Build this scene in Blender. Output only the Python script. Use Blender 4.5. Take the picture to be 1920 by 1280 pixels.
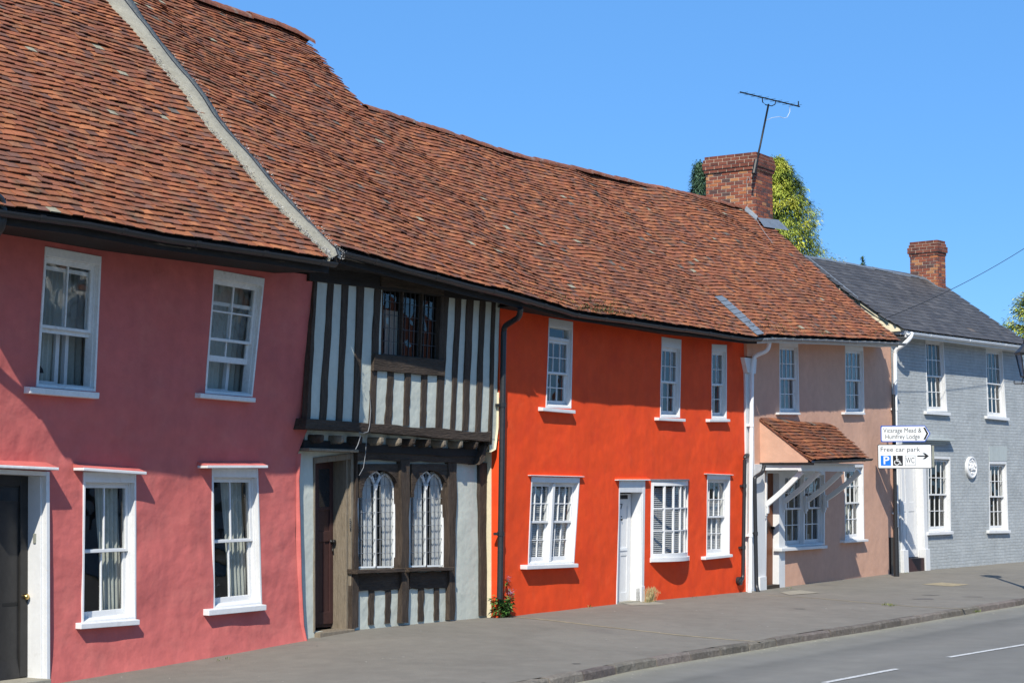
import bpy, math, random
from mathutils import Vector, noise, geometry
R = random.Random(7)
for o in list(bpy.data.objects): bpy.data.objects.remove(o)
scene = bpy.context.scene
COL = scene.collection
# ------------------------------------------------------------------ camera
F, CXp, CYp = 3300.0, 960.0, 640.0
TH, PIT, H, DC = math.radians(33), math.atan(260/3300.0), 2.13, 15.0
cam = bpy.data.objects.new('camera', bpy.data.cameras.new('camera'))
COL.objects.link(cam)
cam.data.sensor_width = 36; cam.data.lens = 36*F/1920
cam.data.clip_start = .1; cam.data.clip_end = 3000
cam.location = (0, -DC, H)
cam.rotation_euler = (math.pi/2+PIT, 0, TH-math.pi/2)
scene.camera = cam
# ------------------------------------------------------------------ light
SUN = Vector((-1.9, -1.0, 2.12)).normalized()          # towards the sun
wd = bpy.data.worlds.new('World'); scene.world = wd; wd.use_nodes = True
nt = wd.node_tree; bg = nt.nodes['Background']
sky = nt.nodes.new('ShaderNodeTexSky'); sky.sky_type = 'NISHITA'; sky.sun_disc = False
sky.sun_elevation = math.asin(SUN.z); sky.sun_rotation = math.atan2(SUN.x, SUN.y)
sky.air_density = 1.0; sky.dust_density = .0; sky.ozone_density = 4.0; sky.altitude = 1500
hs = nt.nodes.new('ShaderNodeHueSaturation'); hs.inputs['Saturation'].default_value = 1.12
hs.inputs['Value'].default_value = 1.0
tn = nt.nodes.new('ShaderNodeMixRGB'); tn.blend_type = 'MULTIPLY'; tn.inputs[0].default_value = 1; tn.inputs[2].default_value = (.76, .98, 1.12, 1)
nt.links.new(sky.outputs[0], hs.inputs['Color']); nt.links.new(hs.outputs[0], tn.inputs[1]); cm_ = nt.nodes.new('ShaderNodeMixRGB'); cm_.inputs[0].default_value = .5; cm_.inputs[2].default_value = (1.6, 4.4, 9.6, 1)
nt.links.new(tn.outputs[0], cm_.inputs[1]); nt.links.new(cm_.outputs[0], bg.inputs[0])
bg.inputs[1].default_value = .096
sl = bpy.data.lights.new('sun', 'SUN'); sl.energy = 5.0; sl.angle = math.radians(.5); sl.color = (1, .945, .845)
so = bpy.data.objects.new('sun', sl); COL.objects.link(so)
so.rotation_euler = SUN.to_track_quat('Z', 'Y').to_euler(); so.location = (-20, -30, 30)
scene.view_settings.view_transform = 'Standard'; scene.view_settings.look = 'None'
scene.view_settings.exposure = .32; scene.view_settings.gamma = 1
# ------------------------------------------------------------------ measuring helpers
FW = Vector((math.cos(TH)*math.cos(PIT), math.sin(TH)*math.cos(PIT), math.sin(PIT)))
RT = Vector((math.sin(TH), -math.cos(TH), 0)); UP = RT.cross(FW); CP = Vector((0, -DC, H))
def ray(x, y): return FW + RT*((x-CXp)/F) + UP*((CYp-y)/F)
def proj(p):
    q = Vector(p)-CP; z = q.dot(FW)
    return CXp+F*q.dot(RT)/z, CYp-F*q.dot(UP)/z
def onZ(x, y, Z=0.):
    d = ray(x, y); return CP+d*((Z-H)/d.z)
def onX(x, y, X):
    d = ray(x, y); return CP+d*(X/d.x)
def interp(x, P):
    if x <= P[0][0]: return P[0][1]
    if x >= P[-1][0]: return P[-1][1]
    for a, b in zip(P, P[1:]):
        if a[0] <= x <= b[0]: return a[1]+(b[1]-a[1])*(x-a[0])/max(1e-9, b[0]-a[0])
def sm(t): t = max(0, min(1, t)); return t*t*(3-2*t)
def nz(x, y, z=0., s=1.): return noise.noise(Vector((x*s, y*s, z*s)))
class Plane:
    """vertical wall plane; local coordinates: s along it, z up, d outwards to the street"""
    def __init__(self, O, ang=0., off=None):
        self.O = Vector((O[0], O[1], 0)); self.U = Vector((math.cos(ang), math.sin(ang), 0))
        self.N = Vector((math.sin(ang), -math.cos(ang), 0)); self.off = off or (lambda s, z: 0.)
    def w(self, s, z, d=0.):
        return self.O+self.U*s+self.N*(d+self.off(s, z))+Vector((0, 0, z))
    def pix(self, x, y, d=0.):
        r = ray(x, y); dd = d
        for _ in range(12):
            t = ((self.O+self.N*dd)-CP).dot(self.N)/r.dot(self.N)
            p = CP+r*t; s = (p-self.O).dot(self.U); z = p.z
            dd = d+self.off(s, z)
        return s, z
# ------------------------------------------------------------------ mesh helpers
BASE = {}
class MB:
    def __init__(self): self.v = []; self.f = []; self.c = []; self.uv = None
    def add(self, vs, fs, col=None):
        n = len(self.v); self.v += [tuple(p) for p in vs]; self.f += [tuple(i+n for i in f) for f in fs]
        if col is not None: self.c += [col]*len(vs)
        return self
    def quad(self, *p, col=None): return self.add(p, [tuple(range(len(p)))], col)
    def hexa(self, p, col=None):   # p: 4 bottom (ccw) + 4 top
        return self.add(p, [(3, 2, 1, 0), (4, 5, 6, 7), (0, 1, 5, 4), (1, 2, 6, 5), (2, 3, 7, 6), (3, 0, 4, 7)], col)
    def box(self, a, b, col=None):
        x0, y0, z0 = a; x1, y1, z1 = b
        return self.hexa([(x0,y0,z0),(x1,y0,z0),(x1,y1,z0),(x0,y1,z0),(x0,y0,z1),(x1,y0,z1),(x1,y1,z1),(x0,y1,z1)], col)
    def tube(self, pts, r, n=10, cap=True, r1=None):
        pts = [Vector(p) for p in pts]; rings = []
        ref = None
        for i, p in enumerate(pts):
            t = (pts[min(i+1, len(pts)-1)]-pts[max(i-1, 0)]).normalized()
            if ref is None: ref = Vector((0, 0, 1)) if abs(t.z) < .9 else Vector((1, 0, 0))
            a = t.cross(ref).normalized(); b = t.cross(a).normalized(); ref = -b if False else ref
            rr = r if r1 is None else r+(r1-r)*i/(len(pts)-1)
            rings.append([p+(a*math.cos(k*2*math.pi/n)+b*math.sin(k*2*math.pi/n))*rr for k in range(n)])
            if abs(t.dot(ref)) > .95: ref = Vector((1, 0, 0)) if abs(t.x) < .8 else Vector((0, 1, 0))
        vs = [q for rg in rings for q in rg]; fs = []
        for i in range(len(pts)-1):
            for k in range(n):
                fs.append((i*n+k, i*n+(k+1) % n, (i+1)*n+(k+1) % n, (i+1)*n+k))
        if cap: fs += [tuple(range(n)), tuple((len(pts)-1)*n+k for k in reversed(range(n)))]
        return self.add(vs, fs)
    def build(self, name, m, parent=None, smooth=False, bevel=0., uvp=None, solid=False):
        me = bpy.data.meshes.new(name)
        b = BASE.get(parent.name, Vector((0, 0, 0))) if parent else Vector((0, 0, 0))
        o = bpy.data.objects.new(name, me); COL.objects.link(o)
        if parent: o.parent = parent; BASE[o.name] = b
        elif self.v:
            b = Vector((sum(p[0] for p in self.v)/len(self.v), sum(p[1] for p in self.v)/len(self.v), min(p[2] for p in self.v)))
            o.location = b; BASE[o.name] = b
        me.from_pydata([(p[0]-b.x, p[1]-b.y, p[2]-b.z) for p in self.v], [], self.f); me.update()
        if self.c:
            ca = me.color_attributes.new('tint', 'FLOAT_COLOR', 'POINT')
            ca.data.foreach_set('color', [k for c in self.c for k in (c[0], c[1], c[2], 1)])
        if uvp is not None:
            uv = me.uv_layers.new(name='UVMap')
            flat = []
            for l in me.loops:
                p = Vector(self.v[l.vertex_index]); flat += [(p-uvp.O).dot(uvp.U)+(p-uvp.O).dot(uvp.N)*.5, p.z]
            uv.data.foreach_set('uv', flat)
        if m: me.materials.append(m)
        if smooth: me.polygons.foreach_set('use_smooth', [True]*len(me.polygons))
        if bevel:
            md = o.modifiers.new('bevel', 'BEVEL'); md.width = bevel; md.segments = 2; md.limit_method = 'ANGLE'
        return o
def thing(name, label, cat, loc, group=None):
    o = bpy.data.objects.new(name, None); COL.objects.link(o); o.location = loc; o.empty_display_size = .2
    BASE[o.name] = Vector(loc); o['label'] = label; o['category'] = cat
    if group: o['group'] = group
    return o
def tag(o, label, cat, group=None):
    o['label'] = label; o['category'] = cat
    if group: o['group'] = group
    return o
def struct(o): o['kind'] = 'structure'; return o
# ------------------------------------------------------------------ materials
def mat(name, col, rough=.8, var=.12, vs=1.2, bumps=(), spec=.3, metal=0., attr=False, stretch=None, patch=None, uv=False, brick=None, patch2=None, streak=0.):
    m = bpy.data.materials.new(name); m.use_nodes = True; t = m.node_tree; N = t.nodes; L = t.links
    P = N['Principled BSDF']; P.inputs['Roughness'].default_value = rough; P.inputs['Metallic'].default_value = metal
    P.inputs['Specular IOR Level'].default_value = spec
    tc = N.new('ShaderNodeTexCoord'); vec = tc.outputs['UV' if uv else 'Object']
    if stretch:
        mp = N.new('ShaderNodeMapping'); mp.inputs['Scale'].default_value = stretch; L.new(vec, mp.inputs[0]); vec = mp.outputs[0]
    def ns(scale, det=4, ro=.6):
        n = N.new('ShaderNodeTexNoise'); n.inputs['Scale'].default_value = scale; n.inputs['Detail'].default_value = det
        n.inputs['Roughness'].default_value = ro; L.new(vec, n.inputs['Vector']); return n.outputs['Fac']
    if attr:
        a = N.new('ShaderNodeAttribute'); a.attribute_name = 'tint'; c = a.outputs['Color']
    else:
        r = N.new('ShaderNodeRGB'); r.outputs[0].default_value = (*col, 1); c = r.outputs[0]
    if var:
        ad = N.new('ShaderNodeMath'); ad.operation = 'ADD'; L.new(ns(vs), ad.inputs[0]); L.new(ns(vs*7, 5), ad.inputs[1])
        mr = N.new('ShaderNodeMapRange'); mr.inputs[1].default_value = .7; mr.inputs[2].default_value = 1.3
        mr.inputs[3].default_value = 1-var; mr.inputs[4].default_value = 1+var; L.new(ad.outputs[0], mr.inputs[0])
        h = N.new('ShaderNodeHueSaturation'); L.new(mr.outputs[0], h.inputs['Value']); L.new(c, h.inputs['Color']); c = h.outputs[0]
    if streak:
        mp2 = N.new('ShaderNodeMapping'); mp2.inputs['Scale'].default_value = (2.6, 2.6, .30); L.new(tc.outputs['Object'], mp2.inputs[0])
        n2 = N.new('ShaderNodeTexNoise'); n2.inputs['Scale'].default_value = 1.3; n2.inputs['Detail'].default_value = 7; n2.inputs['Roughness'].default_value = .65; L.new(mp2.outputs[0], n2.inputs[0])
        r2 = N.new('ShaderNodeMapRange'); r2.inputs[1].default_value = .35; r2.inputs[2].default_value = .68; r2.inputs[3].default_value = 1+streak*.5; r2.inputs[4].default_value = 1-streak; L.new(n2.outputs['Fac'], r2.inputs[0])
        h2 = N.new('ShaderNodeHueSaturation'); L.new(r2.outputs[0], h2.inputs['Value']); L.new(c, h2.inputs['Color']); c = h2.outputs[0]
    for pt in (patch, patch2):
        if pt:  # (colour, scale, lo, hi, strength)
            rp = N.new('ShaderNodeMapRange'); rp.inputs[1].default_value = pt[2]; rp.inputs[2].default_value = pt[3]
            rp.inputs[4].default_value = pt[4]; L.new(ns(pt[1], 6, .65), rp.inputs[0])
            mx = N.new('ShaderNodeMixRGB'); L.new(rp.outputs[0], mx.inputs[0]); L.new(c, mx.inputs[1]); mx.inputs[2].default_value = (*pt[0], 1); c = mx.outputs[0]
    nrm = None
    if brick:   # (mortar colour or None, bump)
        b = N.new('ShaderNodeTexBrick'); b.inputs['Scale'].default_value = 1; b.inputs['Brick Width'].default_value = .225
        b.inputs['Row Height'].default_value = .076; b.inputs['Mortar Size'].default_value = .007; b.inputs['Mortar Smooth'].default_value = .6
        b.inputs['Color1'].default_value = (1, 1, 1, 1); b.inputs['Color2'].default_value = (.86, .86, .86, 1); b.inputs['Mortar'].default_value = (.8, .8, .8, 1)
        wv = N.new('ShaderNodeTexNoise'); wv.inputs['Scale'].default_value = 3; L.new(vec, wv.inputs[0])
        va = N.new('ShaderNodeVectorMath'); va.operation = 'MULTIPLY_ADD'; va.inputs[1].default_value = (.03, .03, 0); L.new(wv.outputs['Color'], va.inputs[0]); L.new(vec, va.inputs[2])
        L.new(va.outputs[0], b.inputs['Vector'])
        mx = N.new('ShaderNodeMixRGB'); mx.blend_type = 'MULTIPLY'; mx.inputs[0].default_value = .35; L.new(c, mx.inputs[1]); L.new(b.outputs['Color'], mx.inputs[2]); c = mx.outputs[0]
        bp = N.new('ShaderNodeBump'); bp.inputs['Distance'].default_value = brick[1]; bp.invert = True
        L.new(b.outputs['Fac'], bp.inputs['Height']); nrm = bp.outputs[0]
    for sc, dist in bumps:
        bp = N.new('ShaderNodeBump'); bp.inputs['Distance'].default_value = dist; bp.inputs['Strength'].default_value = 1
        L.new(ns(sc, 3), bp.inputs['Height'])
        if nrm: L.new(nrm, bp.inputs['Normal'])
        nrm = bp.outputs[0]
    if nrm: L.new(nrm, P.inputs['Normal'])
    L.new(c, P.inputs['Base Color'])
    return m
def glassmat(name, tint, k=1.0):
    m = bpy.data.materials.new(name); m.use_nodes = True; t = m.node_tree; N = t.nodes; L = t.links
    for n in list(N): N.remove(n)
    out = N.new('ShaderNodeOutputMaterial'); mx = N.new('ShaderNodeMixShader'); tr = N.new('ShaderNodeBsdfTransparent'); gl = N.new('ShaderNodeBsdfGlossy')
    gl.inputs['Roughness'].default_value = .015; tr.inputs[0].default_value = (*tint, 1)
    ge = N.new('ShaderNodeNewGeometry'); dt = N.new('ShaderNodeVectorMath'); dt.operation = 'DOT_PRODUCT'; L.new(ge.outputs['Incoming'], dt.inputs[0]); L.new(ge.outputs['Normal'], dt.inputs[1])
    def mth(op, a, b=None, v=None):
        n = N.new('ShaderNodeMath'); n.operation = op; L.new(a, n.inputs[0]) if not isinstance(a, float) else setattr(n.inputs[0], 'default_value', a)
        if b is not None: L.new(b, n.inputs[1]) if not isinstance(b, float) else setattr(n.inputs[1], 'default_value', b)
        return n.outputs[0]
    fr_ = mth('MULTIPLY_ADD', mth('POWER', mth('SUBTRACT', 1.0, mth('ABSOLUTE', dt.outputs['Value'])), 5.0), .95); fr_.node.inputs[2].default_value = .05
    mu = N.new('ShaderNodeMath'); mu.operation = 'MULTIPLY'; mu.inputs[1].default_value = k; mu.use_clamp = True
    tc = N.new('ShaderNodeTexCoord'); no = N.new('ShaderNodeTexNoise'); no.inputs['Scale'].default_value = 2.5; no.inputs['Detail'].default_value = 1
    L.new(tc.outputs['Object'], no.inputs[0]); bp = N.new('ShaderNodeBump'); bp.inputs['Distance'].default_value = .012; L.new(no.outputs[0], bp.inputs['Height'])
    L.new(bp.outputs[0], gl.inputs['Normal'])
    L.new(fr_, mu.inputs[0]); L.new(mu.outputs[0], mx.inputs[0]); L.new(tr.outputs[0], mx.inputs[1]); L.new(gl.outputs[0], mx.inputs[2]); L.new(mx.outputs[0], out.inputs[0])
    return m
PB = ((.9, .09), (3.0, .016), (14, .0030), (80, .0010))
M = {}
M['pink'] = mat('pink render', (.52, .130, .115), .85, .10, .8, PB, streak=.06, patch=((.58, .19, .155), 2.2, .5, .8, .5), patch2=((.40, .10, .08), 5, .62, .8, .35))
M['orange'] = mat('orange render', (.76, .068, .0105), .8, .10, .7, streak=.045, bumps=((.8, .06), (6, .005), (60, .0008)), patch=((.62, .045, .012), 1.5, .48, .7, .6), patch2=((.80, .11, .03), 3.5, .55, .8, .5))
M['peach'] = mat('peach render', (.57, .34, .24), .85, .08, .8, streak=.035, bumps= ((1.2, .03), (10, .004), (70, .001)), patch=((.50, .30, .225), 1.7, .5, .8, .4))
M['lime'] = mat('pale grey limewash', (.50, .525, .46), .85, .08, 1.5, ((2, .025), (10, .004), (60, .0012)), streak=.08, patch=((.36, .37, .32), 4, .55, .8, .4))
M['cream'] = mat('cream paint', (.66, .58, .40), .7, .08, 2, ((20, .002),))
M['grey'] = mat('grey painted brick', (.395, .420, .422), .7, .14, 1.5, streak=.05, bumps= ((4, .012), (14, .006), (50, .0015)), uv=True, brick=(None, .009), patch=((.48, .50, .48), 3, .5, .8, .5))
M['greyplain'] = mat('grey painted soldier brick', (.40, .44, .43), .7, .1, 3, ((30, .006),), stretch=(3, 3, .4))
M['oak'] = mat('weathered dark oak', (.052, .038, .028), .85, .45, 3, ((14, .02), (50, .006)), stretch=(3, 3, .5), patch=((.115, .085, .06), 5, .52, .8, .6))
M['oakh'] = mat('weathered dark oak beam', (.052, .038, .028), .85, .45, 3, ((14, .02), (50, .006)), stretch=(.5, 3, 3), patch=((.115, .085, .06), 5, .52, .8, .6))
M['oakgrey'] = mat('silvered oak', (.20, .165, .12), .85, .3, 4, ((16, .012), (60, .004)), stretch=(4, 4, .4), patch=((.12, .10, .08), 4, .55, .8, .6))
M['doorbrown'] = mat('dark brown door paint', (.050, .024, .022), .45, .2, 3, ((20, .002),))
M['doorwood'] = mat('varnished wood door', (.16, .055, .022), .5, .3, 5, ((20, .003),), stretch=(6, 6, .5))
M['black'] = mat('black gloss paint', (.026, .025, .024), .28, .2, 3, ((10, .002),), spec=.35)
M['white'] = mat('white gloss paint', (.66, .665, .66), .4, .05, 3, streak=.05, bumps= ((12, .0012),), spec=.45, patch=((.45, .44, .41), 7, .60, .74, .45))
M['oldwhite'] = mat('worn white paint', (.70, .71, .70), .55, .10, 4, ((14, .003),), patch=((.38, .36, .32), 8, .58, .75, .6))
M['pipeblack'] = mat('black cast iron', (.020, .021, .023), .42, .25, 6, ((25, .002),), spec=.5)
M['darkboard'] = mat('near-black boards', (.022, .020, .019), .8, .4, 4, ((20, .006),), stretch=(.5, 3, 3))  # plain near-black board colour for eaves, plates and jetty underside
M['pipewhite'] = mat('white pipe', (.74, .76, .76), .4, .06, 4, ((20, .001),), patch=((.35, .34, .3), 9, .62, .8, .5))
M['pipegrey'] = mat('grey pipe', (.20, .23, .25), .45, .1, 4, ((20, .001),))
M['gutgrey'] = mat('grey gutter', (.24, .25, .255), .5, .2, 6, ((20, .002),))
M['tile'] = mat('clay tiles', (0, 0, 0), .85, .22, 6, ((22, .006), (90, .002)), attr=True, patch=((.085, .072, .045), 2.2, .57, .70, .6), patch2=((.40, .38, .32), 16, .70, .75, .7))
M['under'] = mat('dark roof underlay', (.018, .013, .010), .95, .2, 4)
M['ridge'] = mat('clay ridge', (.20, .075, .045), .85, .35, 3, ((10, .01), (50, .003)), patch=((.26, .23, .19), 7, .55, .7, .7))
M['mortar'] = mat('lime mortar', (.25, .235, .185), .9, .2, 2.5, ((9, .02), (45, .010)), patch=((.55, .54, .5), 30, .60, .7, .45))
M['mortarrough'] = mat('pale crumbly mortar', (.42, .41, .38), .9, .5, 12, ((20, .03), (60, .01)), patch=((.62, .62, .62), 25, .5, .65, .8))
M['lead'] = mat('lead sheet', (.19, .215, .24), .5, .2, 4, ((5, .01), (20, .003)), metal=.3)
M['leaddark'] = mat('window lead came', (.05, .052, .055), .5, .2, 6)
M['leadwhite'] = mat('painted window bars', (.24, .25, .26), .5, .15, 6)
M['slate'] = mat('slate', (0, 0, 0), .62, .14, 4, ((18, .003), (60, .001)), attr=True, spec=.35, patch=((.14, .14, .12), 5, .64, .75, .4))
M['brick'] = mat('red brick', (0, 0, 0), .9, .22, 8, ((30, .006), (90, .002)), attr=True)
M['bmortar'] = mat('brick mortar', (.46, .40, .31), .95, .15, 5, ((30, .006),))
M['asphalt'] = mat('pavement asphalt', (.178, .164, .138), .88, .13, .5, ((9, .006), (30, .006), (160, .004)), patch=((.225, .21, .175), 1.3, .5, .8, .45), patch2=((.10, .096, .09), .9, .60, .75, .6))
M['stain'] = mat('dark spill stain', (.125, .116, .105), .9, .25, 12, ((160, .003),))
M['road'] = mat('road asphalt', (.165, .162, .157), .85, .12, .4, ((60, .006), (220, .004)), patch=((.20, .195, .185), .6, .5, .8, .4), patch2=((.09, .09, .09), 60, .60, .72, .45), attr=True)
M['kerb'] = mat('granite kerb', (.135, .115, .095), .85, .28, 4, attr=True, bumps= ((14, .02), (60, .006)), patch=((.24, .22, .19), 9, .52, .7, .5), patch2=((.07, .06, .05), 6, .55, .7, .6))
M['joint'] = mat('sandy joint', (.30, .25, .16), .95, .3, 6, ((30, .004),))
M['conc'] = mat('worn concrete', (.27, .25, .20), .9, .2, 4, ((20, .006),))
M['line'] = mat('road paint', (.52, .52, .50), .7, .12, 6, ((80, .003),), patch=((.2, .2, .2), 22, .50, .64, .75))
M['earth'] = mat('ground earth', (.09, .085, .06), .95, .3, .3)
M['room'] = mat('room interior', (.10, .095, .085), .9, .1, 1)
M['curtain'] = mat('curtain cloth', (.58, .58, .57), .9, .08, 3)
M['curtaincream'] = mat('cream curtain cloth', (.42, .43, .38), .9, .1, 3)
M['cushion'] = mat('dark cushion cloth', (.035, .03, .032), .9, .3, 6)
M['blind'] = mat('white blind slat', (.55, .55, .55), .5, .04, 3)
M['glass'] = glassmat('window glass', (.93, .95, .95), 1.6)
M['brass'] = mat('brass', (.65, .45, .16), .25, .1, 6, metal=1.)
M['iron'] = mat('dark iron', (.012, .012, .012), .45, .2, 6)
M['sapphire'] = mat('blue sign edge', (.02, .08, .38), .4, .03, 3)
M['signwhite'] = mat('white sign face', (.72, .75, .76), .35, .03, 3, spec=.4)
M['signblack'] = mat('black lettering', (.012, .012, .014), .5, .02, 3)
M['signblue'] = mat('blue symbol panel', (.012, .16, .72), .4, .03, 3)
M['signback'] = mat('sign back', (.24, .25, .21), .5, .1, 3)
M['leaf'] = mat('foliage', (0, 0, 0), .6, .15, 2, attr=True, spec=.25)
M['bark'] = mat('bark', (.09, .065, .045), .9, .3, 5, ((10, .03),))
M['lampglass'] = glassmat('lantern glass', (.80, .87, .92), 2.)
M['oppwhite'] = mat('white render opposite', (.74, .73, .69), .8, .06, 1)
M['opproof'] = mat('clay roof opposite', (.22, .075, .04), .9, .4, 4, ((3, .03),), stretch=(1, 5, 5))
M['darkglass'] = mat('dark pane', (.02, .023, .027), .08, .1, 2, spec=.6)
for k in ('leaf',):
    P = M[k].node_tree.nodes['Principled BSDF']
# ------------------------------------------------------------------ general builders
def cdt(outer, holes, step, inner=None):
    """triangulate polygon with holes in 2D, with a fill of grid points"""
    def sub(poly):
        out = []
        for i, a in enumerate(poly):
            b = poly[(i+1) % len(poly)]; L = math.hypot(b[0]-a[0], b[1]-a[1]); n = max(1, int(L/step+.5)) if step else 1
            for k in range(n): out.append((a[0]+(b[0]-a[0])*k/n, a[1]+(b[1]-a[1])*k/n))
        return out
    def inside(p, poly):
        c = False; n = len(poly); x, y = p
        for i in range(n):
            x0, y0 = poly[i]; x1, y1 = poly[(i+1) % n]
            if (y0 > y) != (y1 > y) and x < (x1-x0)*(y-y0)/(y1-y0)+x0: c = not c
        return c
    def near(p, poly, d):
        for i in range(len(poly)):
            a = Vector(poly[i]).to_2d() if False else Vector(poly[i]); b = Vector(poly[(i+1) % len(poly)]); q = Vector(p)
            ab = b-a; t = max(0, min(1, (q-a).dot(ab)/max(1e-9, ab.dot(ab))))
            if (a+ab*t-q).length < d: return True
        return False
    o2 = sub(outer); hs2 = [sub(h) for h in holes]
    vs = []; es = []
    for lp in [o2]+hs2:
        n0 = len(vs); vs += lp; es += [(n0+i, n0+(i+1) % len(lp)) for i in range(len(lp))]
    if step:
        x0 = min(p[0] for p in outer); x1 = max(p[0] for p in outer); y0 = min(p[1] for p in outer); y1 = max(p[1] for p in outer)
        y = y0+step/2; r = 0
        while y < y1:
            x = x0+(step/2 if r % 2 else step)
            while x < x1:
                p = (x, y)
                if inside(p, outer) and not any(inside(p, h) for h in holes) and not any(near(p, l, step*.45) for l in [outer]+holes): vs.append(p)
                x += step
            y += step*.87; r += 1
    V, E_, Fc, *_ = geometry.delaunay_2d_cdt([Vector(p) for p in vs], es, [], 1 if not holes and False else 0, 1e-5)
    fs = []
    for f in Fc:
        c = (sum(V[i][0] for i in f)/3, sum(V[i][1] for i in f)/3)
        if inside(c, outer) and not any(inside(c, h) for h in holes): fs.append(tuple(f))
    return [(v[0], v[1]) for v in V], fs, o2, hs2
def wall(name, PL, outer, holes, m, parent, step=.14, amp=.012, deep=.16, uv=False, label=None, fs_=1.0):
    V, fs, o2, h2 = cdt(outer, holes, step)
    mb = MB()
    def dd(s, z): return amp*(nz(s, z, 3.1, .9*fs_)+.5*nz(s, z, 9.1, 2.6*fs_))
    # make the triangles face the street
    pts = [PL.w(s, z, dd(s, z)) for s, z in V]
    out = []
    for f in fs:
        a, b, c = (pts[i] for i in f[:3]); n = (b-a).cross(c-a)
        out.append(f if n.dot(PL.N) > 0 else tuple(reversed(f)))
    mb.add(pts, out)
    for h in h2:
        n = len(h); vs = [PL.w(s, z, dd(s, z)) for s, z in h]+[PL.w(s, z, -deep) for s, z in h]
        mb.add(vs, [(i, (i+1) % n, n+(i+1) % n, n+i) for i in range(n)])
    o = mb.build(name, m, parent, smooth=True, uvp=PL if uv else None)
    md = o.modifiers.new('split', 'EDGE_SPLIT'); md.split_angle = math.radians(40)
    if label: o['label'] = label
    return o
def plate(mb, PL, outer, holes, d0, d1, step=0):
    """flat board with cut-outs between depths d0 (back) and d1 (front)"""
    V, fs, o2, h2 = cdt(outer, holes, step)
    pts = [PL.w(s, z, d1) for s, z in V]; out = []
    for f in fs:
        a, b, c = (pts[i] for i in f[:3]); n = (b-a).cross(c-a); out.append(f if n.dot(PL.N) > 0 else tuple(reversed(f)))
    mb.add(pts, out)
    for lp in [o2]+h2:
        n = len(lp); mb.add([PL.w(s, z, d1) for s, z in lp]+[PL.w(s, z, d0) for s, z in lp], [(i, (i+1) % n, n+(i+1) % n, n+i) for i in range(n)])
def hx(mb, PL, q, d0, d1):
    """q: 4 (s,z) corners BL BR TR TL"""
    mb.hexa([PL.w(*q[0], d1), PL.w(*q[1], d1), PL.w(*q[1], d0), PL.w(*q[0], d0), PL.w(*q[3], d1), PL.w(*q[2], d1), PL.w(*q[2], d0), PL.w(*q[3], d0)])
def pq(PL, pts, d=0.): return [PL.pix(x, y, d) for x, y in pts]     # pixels BL BR TR TL
class Quad:
    def __init__(s, PL, q): s.PL = PL; s.q = q; s.W = (math.dist(q[0], q[1])+math.dist(q[2], q[3]))/2; s.H = (math.dist(q[0], q[3])+math.dist(q[1], q[2]))/2
    def sz(s, a, b):
        q = s.q; f = lambda i: (q[0][i]*(1-a)+q[1][i]*a)*(1-b)+(q[3][i]*(1-a)+q[2][i]*a)*b
        return f(0), f(1)
    def box(s, mb, a0, a1, b0, b1, d0, d1): hx(mb, s.PL, [s.sz(a0, b0), s.sz(a1, b0), s.sz(a1, b1), s.sz(a0, b1)], d0, d1)
    def w(s, a, b, d): return s.PL.w(*s.sz(a, b), d)
def sash(Q, name, A0, A1, B0, B1, d, cols, rows, m, win, st=.045, top=.045, bot=.045, bar=.022, th=.036):
    W, Hh = Q.W, Q.H; mb = MB(); a, b = st/W, 1/Hh
    Q.box(mb, A0, A0+a, B0, B1, d-th, d); Q.box(mb, A1-a, A1, B0, B1, d-th, d)
    Q.box(mb, A0+a, A1-a, B0, B0+bot*b, d-th, d-.001); Q.box(mb, A0+a, A1-a, B1-top*b, B1, d-th, d-.001)
    ia0, ia1, ib0, ib1 = A0+a, A1-a, B0+bot*b, B1-top*b
    for i in range(1, cols):
        c = ia0+(ia1-ia0)*i/cols; Q.box(mb, c-bar/2/W, c+bar/2/W, ib0, ib1, d-th+.004, d-.006)
    for j in range(1, rows):
        c = ib0+(ib1-ib0)*j/rows; Q.box(mb, ia0, ia1, c-bar/2/Hh, c+bar/2/Hh, d-th+.006, d-.008)
    o = mb.build(name, m, win, bevel=.003)
    g = MB(); dg = d-th*.55
    g.quad(Q.w(ia0, ib0, dg), Q.w(ia1, ib0, dg), Q.w(ia1, ib1, dg), Q.w(ia0, ib1, dg)); return o, g
def curtain(Q, win, a0, a1, b0, b1, d, m, folds=7, amp=.035, gather=0.):
    mb = MB(); n = folds*6; vs = []; rows = 10
    for j in range(rows+1):
        b = b0+(b1-b0)*j/rows; sq = 1-gather*(1-j/rows)
        for i in range(n+1):
            t = i/n; a = a0+(a1-a0)*(1-(1-t)*sq if gather > 0 else t)
            vs.append(Q.w(a, b, d+amp*math.sin(t*folds*2*math.pi+.6*math.sin(j*.5))*(1-.3*j/rows)))
    fs = [(j*(n+1)+i, j*(n+1)+i+1, (j+1)*(n+1)+i+1, (j+1)*(n+1)+i) for j in range(rows) for i in range(n)]
    return mb.add(vs, fs).build('curtain', m, win, smooth=True)
def blind(Q, win, a0, a1, b0, b1, d, gap=.030, tilt=1.0):
    mb = MB(); n = int((b1-b0)*Q.H/gap)
    for k in range(n):
        b = b0+(b1-b0)*k/n; w = .012; dz = tilt*w/Q.H
        p = [Q.w(a0, b-dz, d+w), Q.w(a1, b-dz, d+w), Q.w(a1, b+dz, d-w), Q.w(a0, b+dz, d-w)]
        up = Vector((0, 0, .0025)); mb.hexa(p+[q+up for q in p])
    return mb.build('blind', M['blind'], win)
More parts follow.
